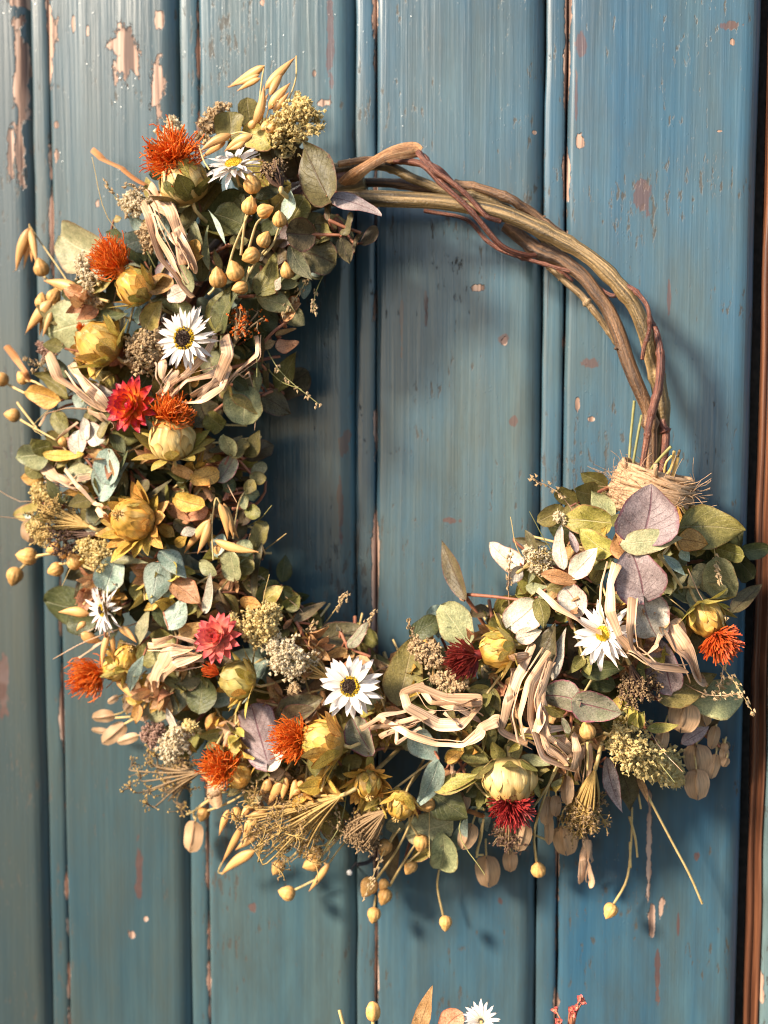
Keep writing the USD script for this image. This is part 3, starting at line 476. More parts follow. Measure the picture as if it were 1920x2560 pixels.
def jute():
    c = at(*px('M', 1022, 945), .026); g = np.random.default_rng(5)
    t = Thing('jute_wrap', 'fuzzy beige jute twine wound round the twigs above the mauve leaf', 'twine', c)
    mb = MB(); sx = .0455*1.0; tilt = math.radians(-20)
    ct, st = math.cos(tilt), math.sin(tilt)
    for k in range(51):                                  # turns of twine, each a loop of its own
        q = (k % 17)/16; z0 = .0095*(q-.5)*2; rad = .9+.1*math.sin(q*3.14)-.0*k+(.05 if k > 16 else 0)+g.uniform(-.02, .02); sl = g.uniform(-.13, .13)
        a = np.linspace(0, 2*math.pi, 40); ph = g.uniform(0, 6)
        x = .0182*rad*np.cos(a); y = .0155*rad*np.sin(a); zz = z0+x*sl+.0012*np.sin(a*2+ph)
        P = np.stack([x*ct-zz*st, y, x*st+zz*ct], 1)+c
        tube(mb, P, .0009+.00015*np.sin(a*30), 5, cap=False)
    part(t, 'cord', mb, 'jute')
    mb = MB(); up = np.array([-st, 0, ct]); tube(mb, [c-up*.0095, c-up*.005, c+up*.005, c+up*.0095], [.012, .0148, .0148, .012], 20); part(t, 'inner_turns', mb, 'jute')
    mb = MB()
    for k in range(220):
        a = g.uniform(math.pi*.9, 2.1*math.pi); z0 = g.uniform(-.011, .011); P0 = np.array([.0182*math.cos(a), .0155*math.sin(a), z0]); P0 = np.array([P0[0]*ct-z0*st, P0[1], P0[0]*st+z0*ct])+c
        d = unit(np.array([math.cos(a), math.sin(a), 0])*.8+g.normal(0, .9, 3)); e = g.normal(0, .004, 3); L = g.uniform(.003, .009)
        tube(mb, spline([P0, P0+d*L*.6+e*.3, P0+d*L+e], 5), [.00013]*5, 3, cap=False)
    part(t, 'stray_fibres', mb, 'jute', kind='stuff')
    s = Thing('cut_stalks', 'cut straw ends sticking up out of the jute twine', 'stalks', at(*px('M', 1110, 800), .03))
    for (a, b, c_, d, w, m, Y) in ((1130, 690, 1005, 835, 17, 'stem_green', .04), (1148, 715, 1105, 850, 17, 'straw_end', .036), (1168, 750, 1135, 865, 20, 'straw_end', .034), (1135, 740, 1092, 850, 12, 'straw_end', .04), (1178, 710, 1170, 760, 14, 'bark_tan', .028),
                                   (876, 780, 884, 845, 22, 'jute', .036), (1046, 785, 1050, 850, 26, 'jute', .045), (1190, 870, 1180, 930, 20, 'jute', .03)):
        p, q = at(*px('M', a, b), Y), at(*px('M', c_, d), Y-.004); mb = MB(); r = .5*w*.4581*.00019
        tube(mb, spline([p, (p+q)/2+g.normal(0, .0006, 3), q], 6), [r, r*1.05, r, r, r, r], 7); part(s, 'stalk', mb, m)
jute()

# ------------------------------------------------------------------ eucalyptus sprigs, leaf by leaf
def S(label, text, stems='', **k):
    sprig(label, [l for l in text.strip().split('\n')], [l for l in stems.strip().split('\n') if l], **k)
S('round olive eucalyptus leaves below the oat ears at the top of the wreath', '''A 992 418 988 308 125 o r 4
A 1160 450 1050 395 115 y r 2
A 1235 440 1160 395 85 d r 0
A 1250 430 1205 510 92 k r -2
A 1260 440 1320 415 60 o r -8''')
S('big brown green heart leaf with a folded mauve partner, where bare twigs begin', '''I 1165 650 950 180 365 k h 10 18
I 1180 665 1640 825 150 m o 6 38
I 1150 700 1185 860 60 k o -4''')
S('dark eucalyptus tip of small round leaves hanging under the twig ring start', '''I 1025 990 812 975 270 k r 4 10
I 890 1120 1245 1245 330 k r 0 12
I 1290 995 1375 795 110 k o 5 40
I 1290 1010 1365 1245 130 k o 4 30
I 1400 1140 1480 965 66 k o 0 45
I 1475 1060 1600 920 130 k r -2 25
I 1180 870 1165 705 60 k o 0 40
I 1190 900 1060 900 150 k r -6
I 1195 960 1235 880 60 k r -6''', 'I 1025 990 1290 995\nI 1180 865 1330 930 1460 975')
S('pale green leaf standing edgewise on a stalk before the dark round leaves', '''I 845 1075 1040 1385 130 s o 9 40
I 740 1275 780 1100 150 k r -6''', 'I 740 1275 845 1200')
S('blue grey leaf beside the flax pods with an olive leaf behind it', '''I 800 872 855 600 150 b o 5 28
I 860 880 975 665 230 o r -2
I 760 1080 900 890 140 m r -8''')
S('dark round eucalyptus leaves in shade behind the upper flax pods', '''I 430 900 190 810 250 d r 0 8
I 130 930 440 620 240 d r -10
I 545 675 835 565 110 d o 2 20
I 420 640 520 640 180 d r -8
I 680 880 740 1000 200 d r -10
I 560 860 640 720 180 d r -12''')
S('narrow pale blue leaf blade curving down beside the dark round leaf', '''I 290 1075 140 775 52 b l 8 25''')
S('olive leaf pair under the lower flax pods with a tiny white leaf', '''A 1110 1105 1195 920 120 o o 6 20
A 1105 1105 1280 1180 92 s o 6 -20
A 1190 1078 1215 1025 40 p o 10
A 1205 1070 1298 1052 50 s o 4''', 'A 1105 1105 1180 1070\nA 1100 1105 1030 1110')
S('two large dark leaves above the white daisy on the inner side', '''B 920 225 1005 22 125 o o 3 20
B 945 230 1030 45 110 d o 5 26
B 1085 228 1120 75 160 d r -3''')
S('peach tinted leaves on a pink stem at the inner edge near the daisy', '''B 1225 175 1300 100 75 t o 4
B 1190 292 1292 270 62 t o 4
B 1120 290 1195 262 44 t o 2
B 1190 240 1280 210 30 t o -2 50
B 1240 110 1290 75 44 t r 0''', 'B 1060 380 1160 245 1245 175\nB 1000 380 1150 340 1210 330')
S('olive leaves stacked along the inner edge beside the raffia below the daisy', '''B 1195 482 1282 308 95 o o 5 20
B 1225 495 1335 395 125 k r 2 20
B 1130 365 1142 240 36 k o 3 40
B 1150 470 1158 358 46 k o 3 30
B 1108 490 1112 370 50 s o 2 30
B 1020 370 1050 290 90 o r -6''', 'B 1230 490 1180 480 1130 500')
S('broad round sage leaf with dull olive leaves right of the orange safflower', '''B 1060 480 1052 628 165 s r 3 8
B 1130 500 1255 580 105 k o 2 15
B 1010 505 965 435 70 y o 6 30
B 1000 495 1112 580 42 y o 7 40
B 1010 430 1075 475 60 d o 2
B 930 560 885 490 110 d r -4''', 'B 925 570 1000 510')
S('dark olive rounded leaves close beside the globe of the orange safflower', '''B 870 545 910 630 130 k r 0
B 905 590 965 640 100 o r 2
B 915 540 870 500 90 d r -4
B 880 560 830 600 60 k r -2''')
S('olive leaf pair standing out over the shadowed planks below the round sage leaf', '''K 875 490 1000 262 170 o o 5 22
K 890 510 1125 390 200 k o 0 14
K 560 445 850 310 90 k l 2 40
K 700 470 850 420 120 k o -4''', 'K 880 490 790 550 740 700 720 860')
S('mauve edged tan leaf beside a gold pair with a dark red centre', '''K 650 685 775 485 175 q r 6 18
K 418 685 652 620 160 g r 8 10
K 410 650 238 585 112 t r 7 22
K 390 805 385 672 175 d r 0
K 640 660 820 690 90 k o -4''')
S('tiered oval tan leaves threaded on a pink stem above the oat husks', '''K 278 850 530 915 150 g r 8 12
K 375 1015 550 925 120 t r 5 22
K 375 1050 185 895 105 t r 5 20
K 480 860 675 840 150 d r -2
K 425 1130 255 1040 110 k r 0
K 320 1165 462 1110 84 p o 9
K 268 1255 372 1180 90 g o 7
K 130 1090 270 1180 120 g o 3''', 'K 415 700 390 810 370 950 375 1050')
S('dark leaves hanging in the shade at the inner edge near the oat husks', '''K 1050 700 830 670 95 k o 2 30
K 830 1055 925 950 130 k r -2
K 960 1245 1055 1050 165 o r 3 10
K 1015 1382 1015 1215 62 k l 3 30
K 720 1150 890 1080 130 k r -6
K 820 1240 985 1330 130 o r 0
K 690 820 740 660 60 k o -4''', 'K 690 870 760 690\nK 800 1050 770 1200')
S('cluster of three pale silvery round leaves on a dark stem', '''J 748 330 715 148 118 p h 9 10
J 690 442 690 255 185 p r 5 8
J 775 210 850 392 155 p r 6 14
J 858 332 945 152 92 o o 8 26
J 760 170 750 90 62 o o 2''', 'J 775 210 860 260\nJ 580 330 690 440 800 580')
S('grey sage leaf with a curled dark fold over the shaded outer edge', '''J 430 470 138 490 215 s o 4 20
J 430 400 280 440 130 o r 7 30''')
S('long folded olive leaf lying across below the silvery leaves', '''J 368 470 722 460 92 g o 8 30
J 590 500 490 590 90 o o 0''')
S('rounded blue green leaves with a dark crease above the yellow safflower', '''J 950 700 925 418 235 b r 8 8
J 850 850 1120 545 260 b o 3 14
J 580 600 845 640 165 s o 3 14
J 720 590 800 690 120 o r 0
J 1010 650 1112 415 40 d l 9 40''', 'J 830 610 990 540')
S('dark green pointed leaf crossed by a brown one at the outer side', '''J 550 908 385 650 125 d o 7 30
J 530 925 232 1062 85 o o 7 34
J 118 1000 335 868 125 y o 3 18
J 200 1000 320 960 50 b o 0''', 'J 330 890 420 900 520 925')
S('blurred gold leaf at the outer edge above the yellow umbel', '''J 385 690 175 670 140 g o -2 10''')
S('dark green drooping leaf tucked behind the straw beside the yellow safflower', '''J 825 1088 775 798 165 d o 3 10
J 840 1080 715 1105 90 p o 0 30
J 540 860 690 890 90 d o -2''')
S('dark narrow leaves in the gap beneath the red strawflower', '''J 955 290 1075 520 90 d o 3 30
J 1200 890 1485 685 62 k l 3 40
J 1150 790 1295 735 120 k r 0
J 1360 790 1505 860 140 k r 0
J 460 90 590 330 130 o o 0 20''')
S('big round sage leaf behind the tall orange safflower at the outer edge', '''A 450 930 262 845 195 s r 0 8
A 540 890 455 830 85 d o 0''')
S('large round sage leaf behind the small tipped yellow safflower', '''B 425 180 200 235 220 s r -2 8
B 390 150 555 145 62 d o 5 34
B 215 110 420 130 70 d o -4''')
S('green slanting leaf under the cream fluff near the outer safflower', '''A 380 1085 485 1038 60 y o 8 20
A 490 775 528 770 30 y o 0''')
S('oval tan leaf with a small round pink one above the white daisy', '''A 638 1060 750 1065 85 t r 6
A 730 1112 805 1078 75 p r 9
A 690 1050 770 925 90 m o 2 20
A 830 1090 745 930 80 s o 4 24''')
S('veined green leaf with a grey blue partner just above the white daisy', '''B 630 215 695 90 95 y o 4
B 770 150 765 62 125 s r 0
B 595 190 600 110 34 b o 3''')
S('grey green leaves upright beside the raffia in the middle of the upper bunch', '''A 842 920 840 782 84 s o 6 15
A 835 940 845 860 60 g r 9
A 800 945 880 935 50 g o 6
A 905 995 900 800 42 s l 5 30
A 870 1045 872 930 50 d o 0
A 785 900 800 815 40 d o 3 30
A 960 1000 925 900 30 o l 2
A 790 830 835 700 85 o o -2
A 760 800 850 760 90 d o -8
A 990 880 1075 865 60 o o 0''')
S('gold leaf at the outer edge beside the raffia below the yellow safflower', '''B 262 522 108 480 92 g o 0 15
B 300 505 142 405 85 o o -2 18
B 350 552 332 488 52 b r 3
B 385 460 512 500 48 p o 6 30
B 235 580 305 670 60 d o -2
B 220 350 300 420 60 d o -3''')
S('three blue grey leaves fanned out below the yellow safflower', '''C 500 172 455 302 122 b r 8 10
C 692 180 655 365 122 b o 10 8
C 685 135 805 252 72 b o 9 34
C 705 210 745 355 90 b o 5
C 728 475 800 328 98 b o 8 14
C 440 160 640 185 36 s l 6 40
C 490 100 530 190 30 s l 9''')
S('long blue grey leaf hanging over the outer side below the blue fan', '''C 620 585 560 745 48 b l 8 25
C 600 540 655 365 56 s o 7 26
C 660 385 742 490 50 d o 3 30''')
S('folded tan leaf with a pale gold one above the coral strawflower', '''C 745 265 865 362 86 t o 6 30
C 885 405 908 228 56 p o 8 30
C 750 262 835 258 26 t l 7
C 600 260 580 350 70 o o 0''')
S('dark round leaf with a red edge behind the outer white daisy', '''C 378 385 192 350 160 d r -6 10
C 452 505 508 358 40 d l 10 30
C 425 250 290 258 46 k l -8''')
S('olive round leaves beside the coral strawflower and its raffia', '''C 620 605 745 495 125 o r 3 14
C 690 665 805 735 48 o o 5 20
C 640 840 802 740 140 s r 5 10
C 860 815 868 668 140 d r 3 10
C 750 620 870 690 120 k r -6
C 770 500 880 450 70 t o 2''')
S('small silvery leaf upright above the tan and pink fluff', '''C 776 936 718 812 48 p o 9 25
C 780 942 852 1006 26 g l 7''')
S('large mauve heart leaf with red veins behind the orange safflower tuft', '''C 1155 1048 1085 798 205 m r 8 8
C 1140 1045 1228 1022 85 p o 6 25''')
S('dark brown folded leaves between the daisy and the mauve heart leaf', '''C 1200 850 1395 765 120 k o 2 20
C 1210 880 1370 820 110 k o 4
C 1300 890 1240 860 60 t r 0
C 1160 830 1225 800 90 t r -2''')
S('long folded olive leaf pointing out below the mauve heart leaf', '''D 465 500 720 345 62 o o 10 30''')
S('dark broad leaf at the inner edge with a pink tinted sprig tip', '''C 1345 545 1595 470 125 k o 0 12
C 1270 440 1408 355 48 k o 3 34
C 1502 552 1592 438 54 q o 6 28
C 1500 560 1388 606 48 t o 5 28
C 1470 480 1455 450 20 q o 5
C 1560 570 1545 530 70 o o 0''', 'C 1470 480 1510 550 1600 590\nC 1280 440 1340 560')
S('green leaf with a pink edge hanging right under the big daisy', '''C 1600 1000 1520 850 130 q r 9 15
C 1598 995 1605 1145 32 y l 8 30
C 1570 790 1650 740 90 s r 0''', 'C 1600 1000 1660 985')
S('olive bush of small leaves at the inner edge above the yellow fluff', '''C 1145 345 1225 285 70 y o 2
C 1235 385 1295 325 66 o o 2
C 1035 350 1135 372 60 g o 2
C 960 315 1035 410 66 o o 2
C 1100 345 1130 100 52 k l 2 28
C 1050 245 1112 345 66 k o 0
C 1195 290 1290 340 55 o o -2
C 1240 420 1380 440 90 k r -8
C 1310 380 1390 470 70 o o -6
C 1300 340 1180 300 50 y o -2
C 980 400 940 300 60 k o 0''')
S('yellow leaf pair on a red stem near the inner corner of the wreath', '''C 1035 245 1050 108 112 y r 5 14
C 1012 248 990 132 105 s r 7 20
C 1050 240 1110 330 60 o o 0''')
S('blue leaf pair pointing down among the yellow safflower heads', '''D 1250 222 1378 348 115 b o 9 14
D 1378 345 1282 542 95 b o 10 22''')
S('dark round leaves hanging in front of the planks below the yellow heads', '''D 1340 490 1502 600 150 d o 4 14
D 1250 660 1440 610 150 s r 2 14
D 1395 668 1380 820 120 s r 4 8
D 1258 772 1388 680 56 y o 1 20
D 1440 735 1500 590 66 b o 0 20
D 1165 865 1200 645 70 k o -4 14
D 1220 640 1150 620 60 s r -4''')
S('wavy olive leaf with a yellow rim beside the crimson safflower', '''D 1350 470 1555 425 66 y o 7 28
D 1405 352 1490 300 64 y o 6
D 1475 325 1605 335 95 o o 5
D 1520 430 1640 370 56 o o 5 28
D 1400 390 1440 460 50 t o 3''')
S('dark lance leaf at the end of a red twig over the planks', '''E 355 345 248 85 88 k o 4 20
E 345 350 320 315 20 t o 2''', 'E 360 322 480 332 605 348')
S('round sage leaves at the inner side above the dark red safflower', '''E 355 520 245 365 160 s r 4 10
E 125 500 242 430 92 d r 2 10
E 190 412 245 380 60 b r 0
E 235 510 250 460 40 b o -2''')
S('three big dark sage leaves behind the dark red safflower', '''E 60 805 130 500 175 o o 0 10
E 130 640 335 735 150 o r -2 10
E 350 725 545 860 180 d o 2 14''')
S('two pale silver leaves with pink edges reaching over the blue planks', '''E 582 200 458 95 108 p h 7 12
E 592 198 525 285 55 p o 8 22
E 662 165 608 42 50 k o 5 28
E 560 80 720 105 40 k l -2''', 'E 585 205 620 180')
S('silver leaf pair with a brown leaf under it beside the cream fluff', '''E 778 215 765 22 68 p o 9 20
E 800 250 925 118 95 p o 8 16
E 830 270 668 232 70 t o 8 18
E 835 140 800 50 40 m o 3 20
E 900 270 960 180 80 o o -4
E 650 190 620 280 30 s l 4''')
S('yellow green leaf between the silver pair and the large mauve leaf', '''E 985 150 845 40 125 y o 4 18
E 900 150 1000 200 90 o o -2''')
S('broad sage leaf at the top of the right bunch beside the jute twine', '''M 815 1110 525 1085 190 y o 0 10
M 815 1090 695 930 130 s o -4 14''')
S('round sage eucalyptus pair on the inner edge above the tan mauve edged leaf', '''K 760 470 690 300 150 s r 8 12
K 770 480 900 360 140 o r 8 16
K 940 640 1060 560 120 s r 5 14
K 930 650 1050 700 100 o r 6 18''', 'K 700 560 770 480 930 645')
S('small green round leaves overlapping along the inner edge beside the hanging oats', '''K 880 790 960 700 110 o r 7 12
K 890 800 990 830 105 s r 7 16
K 700 760 790 700 120 d r 6
K 900 940 1000 1010 120 o r 6 14
K 880 930 860 830 90 s r 8''', 'K 720 820 880 795\nK 760 940 890 935')
S('sage round leaves at the inner corner above the olive bush', '''C 1000 180 1080 90 80 s r 6 10
C 1000 190 1100 210 80 o r 6 14
C 940 150 960 60 70 b r 8 10
C 930 230 860 180 60 s r 8 12''', 'C 900 260 1000 185')
S('large mauve heart leaf hiding part of the jute twine', '''M 980 1182 1025 895 345 m h 14 6
M 850 1225 1195 1190 140 s o 17 16
M 910 1300 825 1165 140 t o 8 14
M 840 1060 812 1130 50 o o 5''')
S('big dark sage leaf spread over the planks right of the mauve leaf', '''M 1165 1130 1535 1150 255 o o 2 10
M 1165 1195 1330 1225 130 g o 5 18
M 1085 1280 1215 1400 52 b l 6 20
M 1180 1260 1230 1320 60 b o 4''', 'M 1060 1280 1130 1370 1190 1460', stem_mat='stem_straw')
S('mauve heart leaf over a pale round one beside the raffia curl', '''E 1120 325 1062 118 235 m h 16 8
E 1115 318 1180 508 190 p r 12 8''')
S('pale mottled round leaves with a pink centre near the red twig', '''E 550 455 665 355 150 p r 9 10
E 662 335 690 470 72 o o 11 24
E 570 512 682 478 72 p o 9 24
E 845 400 780 290 135 p r 6 10
E 700 300 820 285 60 o o 4
E 620 290 740 320 60 s r 2''')
S('dark mauve leaf folded along its vein beside a pale edge', '''E 640 670 742 445 120 k o 9 20
E 728 692 788 465 62 p o 9 26
E 840 690 800 480 80 k o -6''')
S('pair of mauve green leaves with pink rims joined above the raffia bow', '''E 832 778 640 765 140 q h 16 8
E 828 785 1025 835 140 q h 16 8
E 772 852 690 798 42 y o 18 20
E 802 922 768 850 40 q o 16 20''')
S('overlapping grey sage leaves at the outer right under the flat raffia strip', '''E 1245 752 1175 505 165 m o 4 12
E 1190 785 1440 665 130 o o 6 12
E 1345 780 1555 735 175 s r 3 8
E 850 655 1042 640 90 d o 4
E 1060 800 1110 600 70 d o 4 26
E 1000 720 850 700 90 d o -4''')
S('slim dark leaf pointing out towards the wooden frame', '''E 1495 402 1635 275 72 k o 2 24''')
S('round greyish leaf behind the yellow green safflower near the frame', '''E 1480 325 1430 160 155 s r -2 10''')
S('small yellow green leaves above the cream panicle', '''E 1070 895 1125 825 80 y o 8
E 1135 905 1275 885 46 y o 7 24
E 1180 990 1150 950 50 g o 2''')
S('olive leaves rising over the pale crimson topped safflower', '''E 530 1058 595 925 80 o o 6 14
E 500 1055 470 955 70 o o 6 20
E 325 1000 455 1045 82 o o 5 14
E 268 1045 345 1000 50 g o 7
E 590 1022 720 1060 44 s o 4 30
E 485 1060 388 1115 44 o o 8
E 205 1165 412 1100 66 y o 6 20''')
S('long grey leaf hanging down between the seed nest and the cream panicle', '''F 960 335 1030 570 72 m o 4 14
F 1010 370 1065 565 100 k o 0 14
F 665 470 745 375 44 d o 3 20
F 730 470 770 420 36 s l 4''')
S('dark mauve leaf on a thin twig above the outer tan shield pods', '''F 1285 275 1405 200 60 m o 4 18
F 1395 215 1462 142 34 k l 2
F 1462 300 1490 268 40 q r 0
F 1455 300 1440 280 30 q o 0''', 'F 1390 210 1450 290', )
# ------------------------------------------------------------------ flowers
EX, EZ, EV = np.array([1., 0, 0]), np.array([0, 0, 1.]), np.array([0, -1., 0])
LAND = []                                              # (x, y, phrase) of things other labels can name
def axis(ang, tilt):
    """Direction: ang in the picture (degrees, 0 right, 90 up), tilt towards the viewer."""
    a, t = math.radians(ang), math.radians(tilt); return unit(math.cos(t)*(math.cos(a)*EX+math.sin(a)*EZ)+math.sin(t)*EV)
def basis(n):
    n = unit(n); a = unit(np.cross(n, EZ) if abs(n[2]) < .95 else np.cross(n, EX)); return a, np.cross(n, a), n
def petal(c, a, b, n, phi, r0, L, w, lift, droop, g, pointy=1., rows=7, cols=5, cupin=0.):
    """One petal leaving the axis at angle phi: lift is its slope at the base, droop bends it on; cupin curves it back over the centre."""
    d = math.cos(phi)*a+math.sin(phi)*b; s = np.cross(n, d)
    v = np.linspace(0, 1, rows)[:, None]; u = np.linspace(-1, 1, cols)[None]
    ang = lift+droop*v+g.uniform(-.08, .08)+cupin*v*v
    dr = np.cumsum(np.vstack([[[0.]], np.cos(ang[1:])*L/(rows-1)]), 0); dn = np.cumsum(np.vstack([[[0.]], np.sin(ang[1:])*L/(rows-1)]), 0)
    prof = (np.sin(math.pi*np.clip(.12+.88*v, 0, 1)**(.9*pointy))**.75); prof = np.where(v >= 1, .05, np.maximum(prof, .1))
    q = g.uniform(-.12, .12)
    P = c+(r0+dr)[..., None]*d+dn[..., None]*n+(u*prof*w/2)[..., None]*s
    P = P+(np.abs(u)**1.6*prof*w*.22)[..., None]*n+(q*L*v*v)[..., None]*s+(g.uniform(-.05, .05)*L*u*v)[..., None]*n
    return P.reshape(-1, 3), gridf(rows, cols), np.stack(np.broadcast_arrays(u*.5+.5, v), -1).reshape(-1, 2)
def dots(mb, pts, nrm, r, g, long=1.6):
    """Tiny florets: little pointed octahedra."""
    for p, n, q in zip(pts, nrm, np.broadcast_to(r, (len(pts),))):
        a, b, n = basis(n+g.normal(0, .25, 3)); s = q*g.uniform(.75, 1.2)
        mb.add([p+a*s, p+b*s, p-a*s, p-b*s, p+n*s*long, p-n*s*.5], [[0, 1, 4], [1, 2, 4], [2, 3, 4], [3, 0, 4], [1, 0, 5], [2, 1, 5], [3, 2, 5], [0, 3, 5]])
def daisy(label, r, x, y, rad, disc, ang, tilt, npet, pw, dark, phrase, z=14, dd=None, layers=3, seed=0):
    p = px(r, x, y); Y = front(*p)+z*.001; c = at(*p, Y); s = scale(*p, Y)*REG[r][2]; g = np.random.default_rng(seed+40)
    n = axis(ang, tilt); a, b, n = basis(n); Rr, rd = rad*s*1.08, disc*s
    t = Thing('everlasting_daisy', label, 'flower', c)
    LAND.append((*p, phrase))
    for k in range(layers):
        m = npet//layers
        for i in range(m):
            phi = 2*math.pi*(i+.33*k+g.uniform(-.2, .2))/m
            L = (Rr-rd*.6)*g.uniform(.86, 1.08)*(1-.09*(layers-1-k) if layers > 1 else 1)
            part(t, 'petal', petal(c-n*.0012*k*1., a, b, n, phi, rd*.6, L, pw*s*g.uniform(.85, 1.12), .5-.17*k, -.38+g.uniform(-.35, .3), g, pointy=1.15), 'petal_white')
    # the disc: a low dome of florets
    mb = MB(); rr, ph = np.linspace(0, 1, 7)[:, None], np.linspace(0, 2*math.pi, 20, endpoint=False)[None]
    P = c+(rr*rd)[..., None]*(np.cos(ph)[..., None]*a+np.sin(ph)[..., None]*b)+((.32*rd*(1-rr**2)+.0012)*np.ones_like(ph))[..., None]*n
    mb.add(P.reshape(-1, 3), gridf(7, 20, True)); part(t, 'disc', mb, 'disc_brown' if dark else 'disc_yellow')
    def ring(name, lo, hi, cnt, m, size):
        q = np.sqrt(g.uniform(lo*lo, hi*hi, cnt)); f = g.uniform(0, 6.283, cnt); mb = MB()
        pts = c+(q*rd)[:, None]*(np.cos(f)[:, None]*a+np.sin(f)[:, None]*b)+(.32*rd*(1-q**2)+.0013)[:, None]*n
        dots(mb, pts, np.broadcast_to(n, pts.shape)+.4*(pts-c)/max(rd, 1e-6), size, g); part(t, name, mb, m, smooth=False, kind='stuff')
    if dark:
        ring('inner_florets', 0, .72, 130, 'disc_brown', rd*.085); ring('yellow_rim', .74, 1.05, 110, 'disc_yellow', rd*.085)
    else: ring('florets', 0, 1, 170, 'disc_yellow', rd*.085)
    mb = MB(); hub = c.copy(); hub[1] = -.02; tube(mb, spline([c-n*.002, c-n*.012, hub+[0, 0, .0]], 6), .0007, 5); part(t, 'stem', mb, 'stem_straw')
daisy('white everlasting daisy with plain yellow centre, seen half from the side under oat ears', 'A', 1012, 538, 122, 36, 95, 40, 34, 24, False, 'the side-on yellow centred daisy', seed=1)
daisy('white everlasting daisy facing out, dark brown centre ringed yellow, above the red strawflower', 'B', 800, 253, 130, 46, 150, 80, 50, 20, True, 'the many petalled daisy above the red strawflower', seed=2, z=16)
daisy('white everlasting daisy turned sideways by the outer orange tuft, brown centre', 'C', 447, 388, 108, 24, 185, 48, 46, 17, True, 'the sideways daisy at the outer edge', seed=3, z=10)
daisy('white everlasting daisy with few broad pointed petals, brown centre and yellow rim', 'C', 1513, 720, 138, 42, 95, 72, 32, 34, True, 'the broad petalled daisy at the bottom', seed=4, z=18)
daisy('white everlasting daisy with a yellow centre crossed by raffia strips', 'E', 950, 490, 150, 34, 160, 62, 36, 32, False, 'the daisy crossed by raffia', seed=5, z=12)

def strawflower(label, r, x, y, rad, ang, tilt, m, phrase, closed, seed):
    p = px(r, x, y); Y = front(*p)+.014; c = at(*p, Y); s = scale(*p, Y)*REG[r][2]; g = np.random.default_rng(seed+60)
    a, b, n = basis(axis(ang, tilt)); Rr = rad*s; t = Thing('strawflower', label, 'flower', c); LAND.append((*p, phrase))
    for k, (cnt, L, lift, w) in enumerate(((13, .95, .06, .4), (13, .9, .3, .4), (12, .78, .62, .38), (10, .6, .95, .34), (8, .42, 1.2, .28))):
        for i in range(cnt):
            phi = 2*math.pi*(i+.5*(k % 2)+g.uniform(-.15, .15))/cnt
            part(t, 'bract', petal(c+n*Rr*.05*k, a, b, n, phi, Rr*.1, Rr*L*g.uniform(.9, 1.08), Rr*w, lift*closed, .1, g, pointy=1.05, cupin=.35*closed*(k > 1)), m)
    mb = MB(); q = np.linspace(0, 1, 9)[:, None]; ph = np.linspace(0, 2*math.pi, 14, endpoint=False)[None]
    P = c+(np.sin(q*math.pi*.5+.0)*0+Rr*.2*np.cos(q*1.5))[..., None]*(np.cos(ph)[..., None]*a+np.sin(ph)[..., None]*b)+(Rr*.42*np.sin(q*1.57)*np.ones_like(ph))[..., None]*n
    mb.add(P.reshape(-1, 3), gridf(9, 14, True), np.stack(np.broadcast_arrays(ph*0+.5, .5+.5*q), -1).reshape(-1, 2)); part(t, 'bud', mb, m)
    mb = MB(); hub = c.copy(); hub[1] = -.02; tube(mb, [c, hub], .0009, 5); part(t, 'stem', mb, 'stem_straw')
strawflower('red strawflower with glossy pointed bracts, yellow at their base', 'B', 575, 545, 112, 150, 74, 'petal_red', 'the red strawflower', .95, 1)
strawflower('coral pink strawflower with layered papery bracts beside the yellow fluff', 'C', 948, 512, 106, 120, 66, 'petal_coral', 'the coral strawflower', 1.15, 2)

